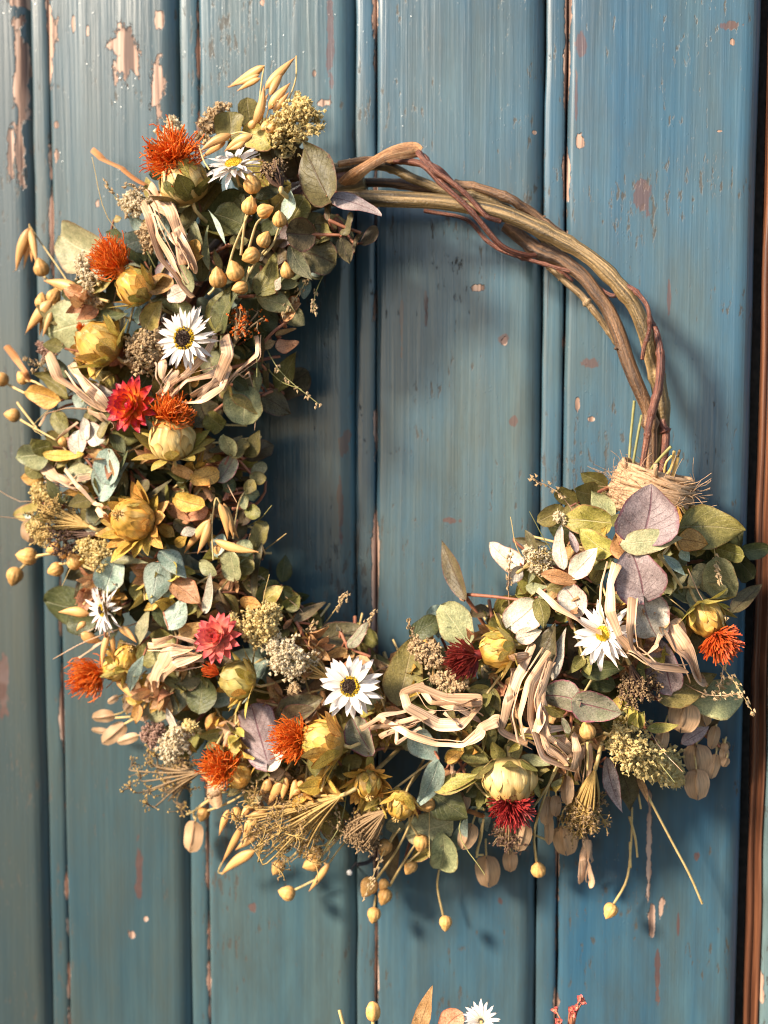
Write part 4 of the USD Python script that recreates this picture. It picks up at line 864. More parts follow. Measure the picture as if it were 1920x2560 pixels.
def safflower(label, phrase, r, x, y, rad, tuft=None, tr=0, tm='floret_orange', ang=90, tilt=20, bm='bulb_yellow', bracts='e', nb=9, z=8, squash=1., seed=0, spiky=False, blen=1., pressed=12):
    p = px(r, x, y); Y = front(*p)+z*.001; c = at(*p, Y); s = scale(*p, Y)*REG[r][2]; g = np.random.default_rng(seed+100)
    if tuft is not None:
        dx, dy = tuft[0]-x, y-tuft[1]; ang = math.degrees(math.atan2(dy, dx))
    a, b, n = basis(axis(ang, tilt)); Rr = rad*s*.9; t = Thing('safflower', label, 'flower', c); LAND.append((*p, phrase))
    # the globe: ribbed, drawn in to a neck at the mouth
    q = np.linspace(-1, 1, 19)[:, None]; ph = np.linspace(0, 2*math.pi, 40, endpoint=False)[None]
    def rad_at(q): return Rr*squash*np.sqrt(np.maximum(0, 1-np.abs(q)**2.3))**.95*(1-.22*np.clip(q, 0, 1)**1.5)+Rr*.16*np.clip((q-.7)/.3, 0, 1)**.5*(q > .7)
    rr = rad_at(q)*(1+.055*np.cos(ph*9+2.2*q)+.035*np.sin(ph*17-4*q))
    h = q*Rr*1.02
    P = c+rr[..., None]*(np.cos(ph)[..., None]*a+np.sin(ph)[..., None]*b)+(h*np.ones_like(ph))[..., None]*n
    part(t, 'globe', (P.reshape(-1, 3), gridf(19, 40, True), np.stack(np.broadcast_arrays(ph/6.283, q*.5+.5), -1).reshape(-1, 2)), bm)
    def bract(phi, q0, q1, out, flare, w, m, name):
        rows, cols = 10, 5; v = np.linspace(0, 1, rows)[:, None]; u = np.linspace(-1, 1, cols)[None]
        qq = q0+(q1-q0)*v; base = rad_at(np.minimum(qq, .95))+.0006+out*v**2.2*Rr
        hh = qq*Rr*1.02+flare*v**2*Rr
        prof = np.maximum(.28*(1-v)+np.sin(math.pi*np.clip(v, 0, 1)**1.5)**.8, .06)*w*Rr/2
        f = phi+g.uniform(-.1, .1)*v; d = np.cos(f)[..., None]*a+np.sin(f)[..., None]*b; sd = -np.sin(f)[..., None]*a+np.cos(f)[..., None]*b
        rad_ = base-(prof*u)**2/(2*Rr)*(1-v)*1.6-np.abs(u)*w*.08*Rr*np.sin(v*3)
        P = c+rad_[..., None]*d+(u*prof)[..., None]*sd+(hh+0*u)[..., None]*n
        part(t, name, (P.reshape(-1, 3), gridf(rows, cols)[:, ::-1], np.stack(np.broadcast_arrays(u*.5+.5, v), -1).reshape(-1, 2)), m)
    for k, (q0, q1) in enumerate(((-.85, -.05), (-.5, .35), (-.15, .7), (.2, .97))):   # overlapping scales, tips lifted off the globe
        m_ = pressed//2+(2 if k < 3 else 0)
        for i in range(m_):
            if g.random() < .3: continue
            bract(2*math.pi*(i+.5*(k % 2)+g.uniform(-.22, .22))/m_, q0, q1+g.uniform(-.1, .1), g.uniform(.0, .2)**1.3, g.uniform(-.08, .16), g.uniform(.22, .55), LEAF['o'][0] if (bracts == 'o' and (i+k) % 4 == 0) else LEAF['e'][0] if (i+k) % 7 == 0 else bm, 'scale')
    if not tr:
        mb = MB(); o = c+n*Rr*.8
        for i in range(60):
            d = unit(n*1.3+g.normal(0, .5, 3)); tube(mb, spline([o+g.normal(0, .06, 3)*Rr, o+d*Rr*.25, o+d*Rr*.42+g.normal(0, .05, 3)*Rr], 4), [.0004, .0004, .0003, .0002], 3)
        part(t, 'withered_tip', mb, 'straw_end', smooth=False)
    for i in range(nb):                                 # leafy bracts spreading from below
        bract(2*math.pi*(i+g.uniform(-.25, .25))/nb, -.85, -.3+g.uniform(-.15, .3), g.uniform(.55, 1.3)*blen, g.uniform(-.45, .6), g.uniform(.5, .85)*math.sqrt(blen), LEAF[bracts][0], 'bract')
    for i in range(max(4, nb-5) if bm != 'bulb_cream' else 0):
        bract(2*math.pi*(i+g.uniform(-.4, .4))/max(4, nb-5)+.3, -.5, .15+g.uniform(-.1, .35), g.uniform(.3, .85)*blen, g.uniform(-.1, .5), g.uniform(.4, .62), LEAF[bracts if g.random() < .6 else 'g'][0], 'bract')
    if tr:
        tc = at(*px(r, *tuft), Y+.004) if tuft is not None else c+n*Rr*1.2
        mouth = c+n*Rr*.85; mb = MB(); T = tr*s; ax = unit(tc-mouth); A, B, _ = basis(ax); N = 330 if tr > 50 else 70
        for i in range(N):
            zc = g.uniform(-.35, 1); f = g.uniform(0, 6.283); sr = math.sqrt(max(0, 1-zc*zc)); d = sr*(math.cos(f)*A+math.sin(f)*B)+zc*ax
            o = mouth*.65+tc*.35+d*T*.1; e = tc+d*T*g.uniform(.72, 1.12); k = g.normal(0, 1, 3)*T*(.08 if spiky else .24)
            tube(mb, spline([o, (o+e)/2+k, e+k*.6], 5), np.linspace(.00048, .0003 if not spiky else .00036, 5)*(T/.017)**.5, 3)
        part(t, 'floret_tuft', mb, tm, smooth=False, kind='stuff')
        if tr > 50:
            mb = MB(); tube(mb, [mouth-n*Rr*.1, mouth*.45+tc*.55], [T*.25, T*.3], 10); part(t, 'tuft_base', mb, tm)
    mb = MB(); hub = c-n*Rr*2.4; hub[1] = -.02; tube(mb, spline([c-n*Rr*.95, c-n*Rr*1.5, hub], 6), Rr*.09, 6); part(t, 'stem', mb, 'stem_straw')
safflower('orange topped safflower with cream globe and round green scales, highest on the wreath', 'the topmost safflower', 'A', 795, 615, 100, (752, 505), 112, 'floret_orange', tilt=12, bm='bulb_cream', bracts='o', nb=7, z=10, squash=1.1, seed=1, pressed=16)
safflower('orange safflower with frayed tuft in front of the big round sage leaf', 'the frayed orange safflower', 'A', 585, 1065, 82, (472, 935), 78, 'floret_orange', tilt=25, bm='bulb_yellow', bracts='y', nb=10, z=8, seed=2)
safflower('yellow safflower globe with only a small orange tip, near the outer edge', 'the small tipped yellow safflower', 'B', 430, 275, 96, (345, 200), 17, 'floret_orange', tilt=25, bracts='e', nb=12, z=10, seed=3)
safflower('safflower with dense orange head and wide green yellow globe beside the red strawflower', 'the dense orange safflower', 'B', 742, 685, 95, (745, 572), 82, 'floret_orange', tilt=26, bm='bulb_cream', bracts='e', nb=11, z=10, squash=1.06, seed=4, pressed=14)
safflower('yellow safflower without tuft, open with leafy golden bracts all round', 'the open golden safflower', 'B', 572, 1035, 92, None, 0, ang=140, tilt=62, bracts='g', nb=15, z=10, seed=5, pressed=14)
safflower('blurred orange safflower tuft standing out over the planks below the sideways daisy', 'the outermost orange tuft', 'C', 500, 640, 55, (378, 680), 78, 'floret_orange', tilt=5, bracts='e', nb=6, z=4, seed=6)
safflower('green yellow safflower with small orange tip below the coral strawflower', 'the green safflower under the coral strawflower', 'C', 1028, 690, 82, (905, 650), 36, 'floret_red_orange', tilt=25, bm='bulb_green', bracts='e', nb=11, z=10, seed=7)
safflower('safflower lying sideways with orange tuft on the mauve heart leaf', 'the sideways safflower on the mauve leaf', 'D', 878, 270, 98, (738, 258), 86, 'floret_orange', tilt=8, bracts='g', nb=9, z=16, seed=8, pressed=16)
safflower('low orange safflower tuft hanging above the dry umbels', 'the low orange tuft', 'D', 515, 412, 55, (437, 372), 84, 'floret_orange', tilt=15, bracts='g', nb=6, z=8, seed=9)
safflower('yellow safflower with spiky dark red head facing the tan fluff', 'the dark red safflower', 'E', 492, 560, 86, (340, 600), 84, 'floret_dark_red', tilt=18, bracts='e', nb=11, z=10, seed=10, spiky=True, pressed=14)
safflower('upside down safflower with crimson brush and pale wrinkled globe', 'the crimson safflower', 'F', 543, 428, 108, (550, 548), 104, 'floret_crimson', tilt=10, bm='bulb_cream', bracts='o', nb=6, z=8, squash=1.2, seed=11, spiky=True, pressed=16, blen=.7)
safflower('safflower with bright red orange tuft near the wooden frame', 'the red orange safflower near the frame', 'E', 1392, 425, 90, (1455, 528), 96, 'floret_red_orange', tilt=20, bm='bulb_yellow', bracts='e', nb=11, z=10, seed=12, spiky=True, blen=1.1)
safflower('golden safflower head without tuft pointing down beside the blue leaf pair', 'the golden head pointing down', 'D', 1215, 540, 66, None, 0, ang=-110, tilt=22, bracts='g', nb=9, z=10, seed=13, blen=1.2)
safflower('small golden safflower bud among tan bracts left of the pointing down head', 'the small golden bud', 'D', 1072, 455, 62, None, 0, ang=-70, tilt=50, bracts='g', nb=12, z=8, seed=14, blen=1.15)
safflower('half hidden yellow safflower bud under the sideways daisy', 'the half hidden yellow bud', 'C', 548, 590, 52, None, 0, ang=60, tilt=30, bracts='e', nb=8, z=2, seed=15)

# ------------------------------------------------------------------ flax pods, oats, shield pods
def flax(label, r, pods, stems, rad=37, z=12, group=None):
    g = np.random.default_rng(hash_(label)); p0 = px(r, pods[0][0], pods[0][1]); t = Thing('flax_stalk', label, 'seed pods', at(*p0, front(*p0)+z*.001), group)
    for q in pods:
        x, y = q[:2]; rr = (q[2] if len(q) > 2 else rad); ang = q[3] if len(q) > 3 else g.uniform(0, 360); p = px(r, x, y); Y = max(front(*p)+z*.001, .02); c = at(*p, Y); s = scale(*p, Y)*REG[r][2]*rr*g.uniform(.8, .98)
        a, b, n = basis(axis(ang, g.uniform(-10, 40))); m = 15; q_ = np.linspace(-1, 1, m)[:, None]; ph = np.linspace(0, 2*math.pi, 60, endpoint=False)[None]
        R_ = s*np.sqrt(np.maximum(0, 1-np.abs(q_)**2.2))*(.92+.085*np.abs(np.sin(ph*5+.3*q_))**.5); h = q_*s*.95+np.where(q_ > .75, (q_-.75)*s*2.2, 0)
        P = c+R_[..., None]*(np.cos(ph)[..., None]*a+np.sin(ph)[..., None]*b)+(h*np.ones_like(ph))[..., None]*n
        bp = part(t, 'seed_pod', (P.reshape(-1, 3), gridf(m, 60, True), None), 'seed_pod')
        mb = MB()
        for k in range(5):
            f = k*1.2566+g.uniform(-.2, .2); d = math.cos(f)*a+math.sin(f)*b
            mb.add(*leaf_geo(c-n*s*.97, c+d*s*1.03-n*s*.15, s*.6, 'l', 0, .2, .5, .02, g, 5, 3, d))
        part(t, 'calyx', mb, 'stem_straw', path=bp)
    mb = MB()
    for st in stems:
        pts = []
        for i in range(0, len(st), 2): p = px(r, st[i], st[i+1]); pts.append(at(*p, max(front(*p)+z*.001-.001, .012)))
        tube(mb, spline(pts, 12), np.linspace(.0007, .0005, 12), 5)
    if stems: part(t, 'stem', mb, 'stem_straw')
flax('tall flax stalk with seed pods before the dark round leaves, below the side-on daisy', 'A', [(1090, 628, 40, 90), (1077, 722, 39, 80), (1140, 740, 35, 20), (1208, 778, 33, 80), (1138, 868, 37, 60), (1090, 930, 38, 200)],
     [(980, 1010, 1010, 900, 1060, 780, 1080, 740), (1040, 930, 1060, 770, 1085, 670), (1075, 900, 1105, 800, 1130, 770), (1140, 930, 1180, 880, 1205, 810), (1075, 1010, 1110, 950, 1150, 900)])
flax('close group of flax pods low on the stalk above the large dark leaves', 'A', [(942, 1035, 42, 90), (1017, 1005, 38, 100), (1043, 1068, 36, 200), (1242, 1002, 36, 100)], [(900, 1100, 920, 1080, 930, 1060), (1080, 980, 1060, 1050)], z=10)
flax('flax pods beside the hanging oat ear at the upper outer edge', 'A', [(180, 990, 34, 100), (182, 1135, 32, 90), (232, 1110, 30, 60)], [(190, 1020, 230, 1060, 300, 1100), (200, 1140, 260, 1150)], z=0)
flax('two flax pods on long stalks at the outer edge level with the raffia', 'B', [(8, 430, 30, 160), (100, 427, 27, 120)], [(25, 445, 70, 470, 130, 500, 200, 540), (115, 435, 150, 440, 200, 470)], z=0)
flax('lone flax pod on a forked stalk at the outer edge below the gold leaf', 'B', [(60, 585, 33, 170)], [(90, 605, 150, 640, 240, 690), (75, 530, 120, 590, 160, 640)], z=0)
flax('small flax pod hidden behind the silvery leaves', 'B', [(275, 695, 26, 100)], [(275, 720, 300, 760)], z=-4)
flax('bunch of golden flax pods sticking out at the outer edge above the sideways daisy', 'C', [(125, 158, 38, 170), (238, 122, 30, 200), (245, 213, 34, 200), (325, 182, 37, 120), (432, 225, 26, 90), (275, 145, 26, 0)],
     [(160, 155, 230, 145, 330, 150, 440, 150), (255, 190, 330, 190, 430, 230), (360, 195, 400, 215, 450, 240)], z=2)
flax('lowest flax pod of the outer bunch, alone on its curved stalk', 'C', [(65, 237, 36, 250)], [(85, 215, 130, 175, 200, 150, 300, 150)], z=0)
flax('two flax pods in front of the tan husks under the low orange tuft', 'D', [(362, 575, 30, 250), (505, 573, 26, 250)], [(290, 580, 330, 560, 430, 490), (380, 565, 470, 530, 540, 490)], z=4)
flax('flax pods hanging below the large umbel', 'D', [(685, 805, 33, 240), (838, 790, 35, 200), (848, 745, 30, 200)], [(715, 790, 770, 740, 840, 680), (860, 770, 930, 700, 970, 650)], z=4)
flax('single flax pod on a pale stalk lowest under the large umbel', 'D', [(728, 922, 32, 170)], [(750, 910, 800, 885, 850, 860)], z=0)
flax('flax pods on a long diagonal stalk before the plank joint', 'D', [(1145, 718, 37, 250), (1302, 700, 37, 260), (1257, 803, 34, 240), (1330, 535, 36, 200)], [(1145, 740, 1180, 680, 1210, 640), (1285, 670, 1250, 600, 1290, 530), (1240, 790, 1300, 740)], z=6)
flax('four flax pods hanging in a cluster below the blue leaf pair', 'D', [(1078, 888, 39, 240), (1145, 930, 36, 250), (1098, 1010, 32, 260), (1140, 880, 22, 240)], [(1100, 870, 1180, 760, 1240, 650, 1285, 530), (1165, 890, 1230, 780, 1290, 690), (1098, 985, 1105, 930)], z=6)
flax('flax pod on a thin stalk hanging straight down over the planks', 'D', [(1407, 1045, 30, 270)], [(1398, 1025, 1372, 900, 1378, 820)], z=0)
flax('round flax pod half covered by the pink rimmed leaf pair', 'E', [(880, 915, 40, 100)], [(880, 960, 880, 1080)], z=16)
flax('upturned flax pod at the end of two long stalks by the seed nest', 'F', [(667, 822, 38, 90)], [(660, 790, 650, 650, 720, 430, 780, 300, 820, 200), (600, 610, 680, 500, 740, 400, 800, 250)], z=8)
flax('lone flax pod at the end of a long drooping stalk near the frame side', 'F', [(980, 992, 35, 240)], [(993, 968, 1050, 860, 1068, 700, 1072, 550), (1060, 590, 1085, 680, 1095, 765), (1065, 810, 1062, 700)], z=2)
th = Thing('dry_stalk', 'long thin bare stalk slanting down across the last blue plank', 'stalk', at(*px('F', 1090, 410), .02))
mb = MB(); tube(mb, spline([at(*px('F', a, b), c) for a, b, c in ((1085, 400, .03), (1150, 520, .026), (1240, 690, .02), (1320, 840, .017), (1375, 966, .014))], 16), .0006, 5); part(th, 'stem', mb, 'stem_straw')
mb = MB(); mb.add(*leaf_geo(at(*px('F', 1088, 410), .031), at(*px('F', 1140, 530), .028), .004, 'l', .6)); part(th, 'withered_leaf', mb, 'leaf_tan')
mb = MB(); tube(mb, spline([at(*px('F', a, b), .02) for a, b in ((1085, 430), (1100, 500), (1110, 556))], 6), .0005, 5); part(th, 'side_stem', mb, 'stem_straw')

def oat(label, lines, z=10, stems=(), name='oat_spikelet', cat='oat ears'):
    g = np.random.default_rng(hash_(label)); t = None
    for ln in lines.strip().split('\n'):
        q = ln.split(); r = q[0]; b = px(r, float(q[1]), float(q[2])); e = px(r, float(q[3]), float(q[4])); Y = front(*b)+z*.001+g.uniform(0, .004); Bp = at(*b, Y); Tp = at(*e, max(Y+g.uniform(-.006, .004), .014))
        if t is None: t = Thing(name, label, cat, Bp)
        w = float(q[5])*REG[r][2]*scale(*b, Y)*.9; y = unit(Tp-Bp); L = np.linalg.norm(Tp-Bp); nn = unit(EV-y*np.dot(EV, y)); xx = np.cross(y, nn)
        # a boat shaped husk: a pointed, slightly flattened closed shell with ribs
        rows, cols = 14, 16; v = np.linspace(0, 1, rows)[:, None]; ph = np.linspace(0, 2*math.pi, cols, endpoint=False)[None]
        prof = np.sin(math.pi*np.clip(v, 0, 1)**.72)**.85*(1-.25*v); prof = np.maximum(prof, .03)
        rr = w/2*prof*(1+.06*np.cos(ph*8)); bow = g.uniform(-.07, .07)*L*np.sin(v*math.pi)
        P = Bp+(v*L+0*ph)[..., None]*y+(rr*np.cos(ph)+bow)[..., None]*xx+(rr*.7*np.sin(ph))[..., None]*nn
        part(t, 'husk', (P.reshape(-1, 3), gridf(rows, cols, True)[:, ::-1], np.stack(np.broadcast_arrays(ph/6.283, v), -1).reshape(-1, 2)), 'husk_straw')
        if L > .02:
            mb = MB(); tube(mb, spline([Tp-y*L*.06, Tp+y*L*.06+xx*g.uniform(-.002, .002)], 3), [.0004, .0001, .00005], 3); part(t, 'awn', mb, 'husk_straw')
    mb = MB()
    for st in stems:
        r, pts = st[0], st[1:]; tube(mb, spline([at(*px(r, pts[i], pts[i+1]), front(*px(r, pts[i], pts[i+1]))+z*.001) for i in range(0, len(pts), 2)], 12), .00042, 5)
    if stems: part(t, 'stem', mb, 'stem_straw')
    LAND.append((*px(*[(lines.split()[i] if i == 0 else float(lines.split()[i])) for i in (0, 1, 2)]), None)) if False else None
oat('oat ear lying sideways, uppermost tip of the wreath', 'A 1142 112 985 206 48\nA 1125 165 1022 222 30\nA 1120 150 1010 195 30', z=6, stems=[('A', 1142, 112, 1130, 180, 1110, 360)])
oat('upright oat ears fanned at the top beside the yellow panicle', 'A 1145 212 1275 75 48\nA 1165 240 1235 110 40\nA 1160 300 1255 185 50\nA 1180 315 1250 225 34\nA 1100 365 1140 195 48\nA 1115 360 1160 230 34\nA 1130 390 1190 318 46\nA 1150 400 1200 340 40\nA 1075 380 1110 340 40', z=6,
    stems=[('A', 1280, 70, 1275, 180, 1215, 330), ('A', 1160, 300, 1140, 380), ('A', 1145, 212, 1130, 380), ('A', 1190, 290, 1215, 330, 1200, 380)])
oat('two oat ears drooping over the petals of the side-on daisy', 'A 1000 408 862 482 46\nA 975 440 868 512 34\nA 1092 412 968 482 48\nA 1060 440 985 475 30', z=22, stems=[('A', 1000, 408, 1040, 398, 1090, 410), ('A', 860, 455, 880, 520, 905, 560)])
oat('oat ear hanging at the outer edge against the grey planks', 'A 125 812 70 998 50\nA 128 815 105 980 36\nA 130 815 160 972 38\nA 130 820 138 960 34', z=2, stems=[('A', 127, 795, 128, 815), ('A', 130, 805, 180, 880, 250, 980, 290, 1040)])
oat('plump tan husk pointing out below the frayed orange safflower', 'A 350 1085 188 1040 58\nA 320 1120 268 1100 40', z=2)
oat('golden oat ear pointing down beside the large round sage leaf', 'B 225 88 112 228 60\nB 215 120 170 240 34\nB 225 130 185 245 30', z=4)
oat('paired oat husks hanging from a hooked stem over the shadow', 'K 652 890 722 1205 92\nK 690 890 818 1198 78\nK 700 930 770 1190 60', z=10, stems=[('K', 655, 890, 625, 845, 605, 920, 585, 1100, 600, 1382)])
oat('forked oat husks spread below the tiered oval leaves', 'K 575 1030 345 1322 90\nK 568 1045 462 1330 82', z=10, stems=[('K', 580, 985, 572, 1035)])
oat('flat tan husk lying across the inner edge under the hanging oats', 'K 610 1215 990 1312 90\nK 608 1258 695 1365 95', z=6, stems=[('K', 770, 1200, 800, 980, 840, 840, 955, 685)])
oat('slim straw husks hanging below the sideways daisy', 'C 472 480 440 640 32\nC 490 500 492 640 28\nC 350 490 445 530 55\nC 510 460 590 530 40\nC 500 690 600 790 40', z=4)
oat('papery husk pointing out in front of the outer daisy', 'C 385 405 252 398 48\nC 370 440 330 480 30', z=8)
oat('golden oat ears pointing down over the planks below the low orange tuft', 'D 605 648 498 735 46\nD 582 738 438 840 52\nD 530 625 440 792 36\nD 600 590 528 702 40\nD 575 590 535 660 30', z=6, stems=[('D', 450, 835, 425, 830, 440, 790), ('D', 580, 740, 640, 700), ('D', 605, 648, 660, 600)])
oat('rust brown husk on a bare stem below the small umbel', 'D 905 790 815 915 34\nD 880 790 900 800 10', z=2, stems=[('D', 905, 790, 940, 740, 980, 690)])
oat('tan oat husks bunched between the long olive leaf and the large umbel', 'D 640 570 545 592 46\nD 600 520 550 560 40\nD 700 440 640 540 50\nD 720 420 700 520 40\nD 760 430 730 520 36\nD 650 430 600 500 50\nD 780 470 740 500 36\nD 560 540 520 600 34\nD 470 560 428 672 34\nD 455 475 352 412 36\nD 790 440 760 470 40', z=4)

def shields(label, lines, z=6, stems=()):
    """Flat round seed pods: a raised seed case down the middle, two papery wings, a notch at the tip."""
    g = np.random.default_rng(hash_(label)); t = None
    for ln in lines.strip().split('\n'):
        q = ln.split(); r = q[0]; p = px(r, float(q[1]), float(q[2])); Y = max(front(*p)+z*.001+g.uniform(-.003, .003), .015); c = at(*p, Y); s = scale(*p, Y)*REG[r][2]; rx, ry = float(q[3])*s, float(q[4])*s; ang = math.radians(float(q[5]) if len(q) > 5 else 0)
        if t is None: t = Thing('shield_pod_sprig', label, 'seed pods', c)
        tl = g.uniform(-.35, .35); up = math.cos(ang)*EZ+math.sin(ang)*EX; sd = math.cos(ang)*EX-math.sin(ang)*EZ; sd = unit(sd*math.cos(tl)+EV*math.sin(tl)); nn = unit(np.cross(sd, up)); nn = nn if nn[1] < 0 else -nn
        bp = None
        for w in (-1, 1):
            rows, cols = 13, 6; v = np.linspace(-1, 1, rows)[:, None]; u = np.linspace(0, 1, cols)[None]
            prof = np.sqrt(np.maximum(0, 1-v**2))**.8; y = v*ry*(1-.0*u)+(-.16*ry*np.clip(-v-.5, 0, 1)*2*u)+.1*ry*u*u*np.sign(-v)*0
            P = c+(w*(u*prof+.03)*rx)[..., None]*sd+(y+0*u)[..., None]*up+(-.12*rx*(u*prof)**2+.06*rx*np.sin(v*5+w)*u+.16*rx*(1-u)**2)[..., None]*nn
            f = gridf(rows, cols) if w < 0 else gridf(rows, cols)[:, ::-1]
            part(t, 'wing', (P.reshape(-1, 3), f, np.stack(np.broadcast_arrays(u*.5, (v+1)/2), -1).reshape(-1, 2)), 'shield_wing')
        mb = MB(); k = np.linspace(-1, 1, 9); tube(mb, c+np.outer(k*ry*.8, up)+np.outer(.1*rx+0*k, nn), .2*rx*np.sqrt(np.maximum(.02, 1-k**2)), 8); part(t, 'seed_case', mb, 'shield_wing')
        mb = MB(); tube(mb, spline([c+up*ry*.9, c+up*ry*1.5+nn*-.001, c+up*ry*1.9-nn*.004], 5), .0005, 5); part(t, 'stalk', mb, 'stem_straw')
    mb = MB()
    for st in stems:
        r, pts = st[0], st[1:]; tube(mb, spline([at(*px(r, pts[i], pts[i+1]), front(*px(r, pts[i], pts[i+1]))+z*.001-.003) for i in range(0, len(pts), 2)], 10), .0006, 5)
    if stems: part(t, 'stem', mb, 'stem_straw')
shields('amber shield pod hanging alone against the blurred plank joint', 'D 315 672 45 62 10', stems=[('D', 325, 600, 318, 575, 350, 540, 440, 480)], z=2)
shields('round tan shield pod hanging clear below the crimson safflower', 'F 447 822 53 66 -5', stems=[('F', 430, 755, 400, 750, 420, 680, 430, 600), ('F', 400, 765, 425, 620)], z=2)
shields('pale silvery shield pod in front of the brown seed nest', 'F 598 676 38 60 15', z=8)
shields('broad shield pod between the two seed nests', 'F 780 690 55 62 -8', z=5, stems=[('F', 640, 665, 700, 690), ('F', 790, 620, 800, 500)])
shields('narrow tan shield pods stacked behind the two long flax stalks', 'F 705 560 33 62 5\nF 790 470 32 62 0\nF 760 425 34 50 10\nF 712 640 22 65 0\nF 742 540 24 45 0', z=2)
shields('brown shield pods in the shade left of the crimson safflower', 'F 362 672 40 58 20\nF 545 780 32 44 0\nF 330 530 40 50 30', z=0)
shields('tan shield pods on a dark twig between grey leaf and frame', 'E 1295 848 70 66 10\nE 1370 830 40 60 -20\nE 1425 935 26 52 10\nE 1200 950 30 55 10', z=2, stems=[('E', 1260, 780, 1340, 880, 1400, 910, 1470, 990)])
shields('tan shield pods hanging beside the tip of the cream panicle', 'E 1355 1030 62 66 -5\nE 1425 1060 30 55 10\nE 1240 1050 30 40 0', z=4, stems=[('E', 1400, 910, 1340, 970, 1260, 1010)])
shields('palest shield pod, lowest beside the tip of the cream panicle', 'E 1352 1138 56 66 -4', z=6)
shields('tiny mauve brown pods at the end of a twig near the frame', 'E 1470 1010 22 30 0\nE 1475 1045 20 22 20\nE 1472 980 16 18 0', z=2)
shields('amber shield pods in a spray over the blurred planks at the outer edge', 'C 450 848 28 46 80\nC 495 920 32 62 50\nC 555 945 20 46 70\nC 440 912 14 40 95\nC 490 775 14 26 60', z=0, stems=[('C', 500, 855, 560, 850, 620, 845), ('C', 540, 880, 600, 850), ('C', 530, 770, 550, 840)])
shields('peach papery pods gathered above the pink fluff', 'C 605 790 40 50 40\nC 620 820 44 36 70\nC 570 740 30 50 30\nC 560 800 26 30 40\nC 650 720 36 60 20', z=2)
shields('peach round pod behind the outer yellow umbel', 'B 140 1080 45 45 20', z=-2)
shields('tan papery bracts between the low tuft and the mauve heart leaf', 'D 470 230 55 50 40\nD 460 270 50 45 20\nD 430 300 40 40 0\nD 690 420 45 40 40\nD 520 400 40 50 10\nD 650 500 44 30 60\nD 590 540 40 30 50\nD 410 490 60 30 80', z=2)

# ------------------------------------------------------------------ umbels and fluff
def umbel(label, r, ox, oy, tx, ty, spread, m, fm=None, n=26, z=6, curl=.0, seed=0, len_var=.2, sub=9, thin=.00042, phrase=None):
    """Dried umbel: rays fanning from (ox, oy) towards (tx, ty), each with a small head of florets."""
    g = np.random.default_rng(seed+200); p, q = px(r, ox, oy), px(r, tx, ty); Y = front(*p)+z*.001; O = at(*p, Y); T = at(*q, max(front(*q)+z*.001, .016)); L = np.linalg.norm(T-O); ax = unit(T-O); A, B, _ = basis(ax)
    t = Thing('dried_umbel', label, 'umbel', O)
    if phrase: LAND.append((*q, phrase))
    rays, heads = MB(), MB()
    for i in range(n):
        f = g.uniform(0, 6.283); k = math.sqrt(g.uniform(.0, 1))*spread; d = unit(ax+k*(math.cos(f)*A+math.sin(f)*B)); l = L*g.uniform(1-len_var, 1+len_var*.6)
        e = O+d*l; mid = O+unit(ax*.55+d*.45+ (d-ax)*.35)*l*.55
        if curl: e = O+unit(ax+k*(1-curl)*(math.cos(f)*A+math.sin(f)*B))*l; mid = O+d*l*.55
        e2 = e+unit((d-ax)*.6*(1 if not curl else -1)+g.normal(0, .5, 3)-ax*.25)*L*g.uniform(.04, .16); P = spline([O, mid, e, e2], 10); e = e2; tube(rays, P, np.linspace(thin*1.25, thin*.8, 10), 4, cap=False)
        ed = unit(P[-1]-P[-2])
        for j in range(sub):
            h = unit(ed*.8+g.normal(0, .6, 3)); l2 = L*g.uniform(.09, .17); pe = e+h*l2+g.normal(0, .001, 3)
            tube(rays, spline([e, e+unit(ed+h)*l2*.6, pe], 4), thin*.55, 3, cap=False)
            dots(heads, [pe, pe+g.normal(0, .0007, 3)], [h, h], [.00065, .0005], g, 1.5)
    part(t, 'rays', rays, m, kind='stuff'); part(t, 'florets', heads, fm or m, smooth=False, kind='stuff')
    mb = MB(); s0 = O-ax*L*.6; s0[1] = -.02; tube(mb, spline([O, O-ax*L*.3, s0], 6), thin*2.4, 6); part(t, 'stem', mb, 'stem_straw')
umbel('large golden umbel fanning over the lower edge with curled rays', 'D', 955, 500, 700, 640, .62, 'umbel_gold', 'umbel_brown', 72, z=10, seed=1, phrase='the large golden umbel', len_var=.35)
umbel('smaller umbel beside the large golden one, rays closing inwards', 'D', 1150, 565, 1030, 675, .5, 'umbel_brown', 'umbel_brown', 60, z=8, curl=.3, seed=2)
umbel('blurred umbel over the planks below the pink fluff', 'C', 865, 1090, 700, 1130, .5, 'umbel_brown', 'umbel_gold', 26, z=2, seed=3, len_var=.35)
umbel('golden umbel with green rays at the outer edge below the gold leaf', 'B', 390, 1065, 225, 1010, .55, 'umbel_gold', 'umbel_gold', 30, z=4, seed=4)
umbel('dark curled umbel nest beside the side-on daisy', 'A', 1215, 640, 1175, 550, .75, 'umbel_dark', 'umbel_brown', 46, z=10, curl=.45, seed=5, thin=.0005)
umbel('closed umbel like a bird nest hanging below the round flax pod', 'F', 912, 385, 855, 600, .32, 'umbel_gold', 'umbel_brown', 50, z=10, curl=.25, seed=6, len_var=.3, sub=10, phrase='the hanging seed nest')
umbel('brown umbel nest directly below the crimson safflower', 'F', 545, 560, 550, 690, .42, 'umbel_brown', 'umbel_dark', 40, z=4, curl=.3, seed=7, len_var=.3)
umbel('rust brown frayed head beside the white facing daisy', 'B', 1010, 280, 1065, 160, .42, 'umbel_brown', 'floret_orange', 34, z=10, seed=8, len_var=.5, sub=3)
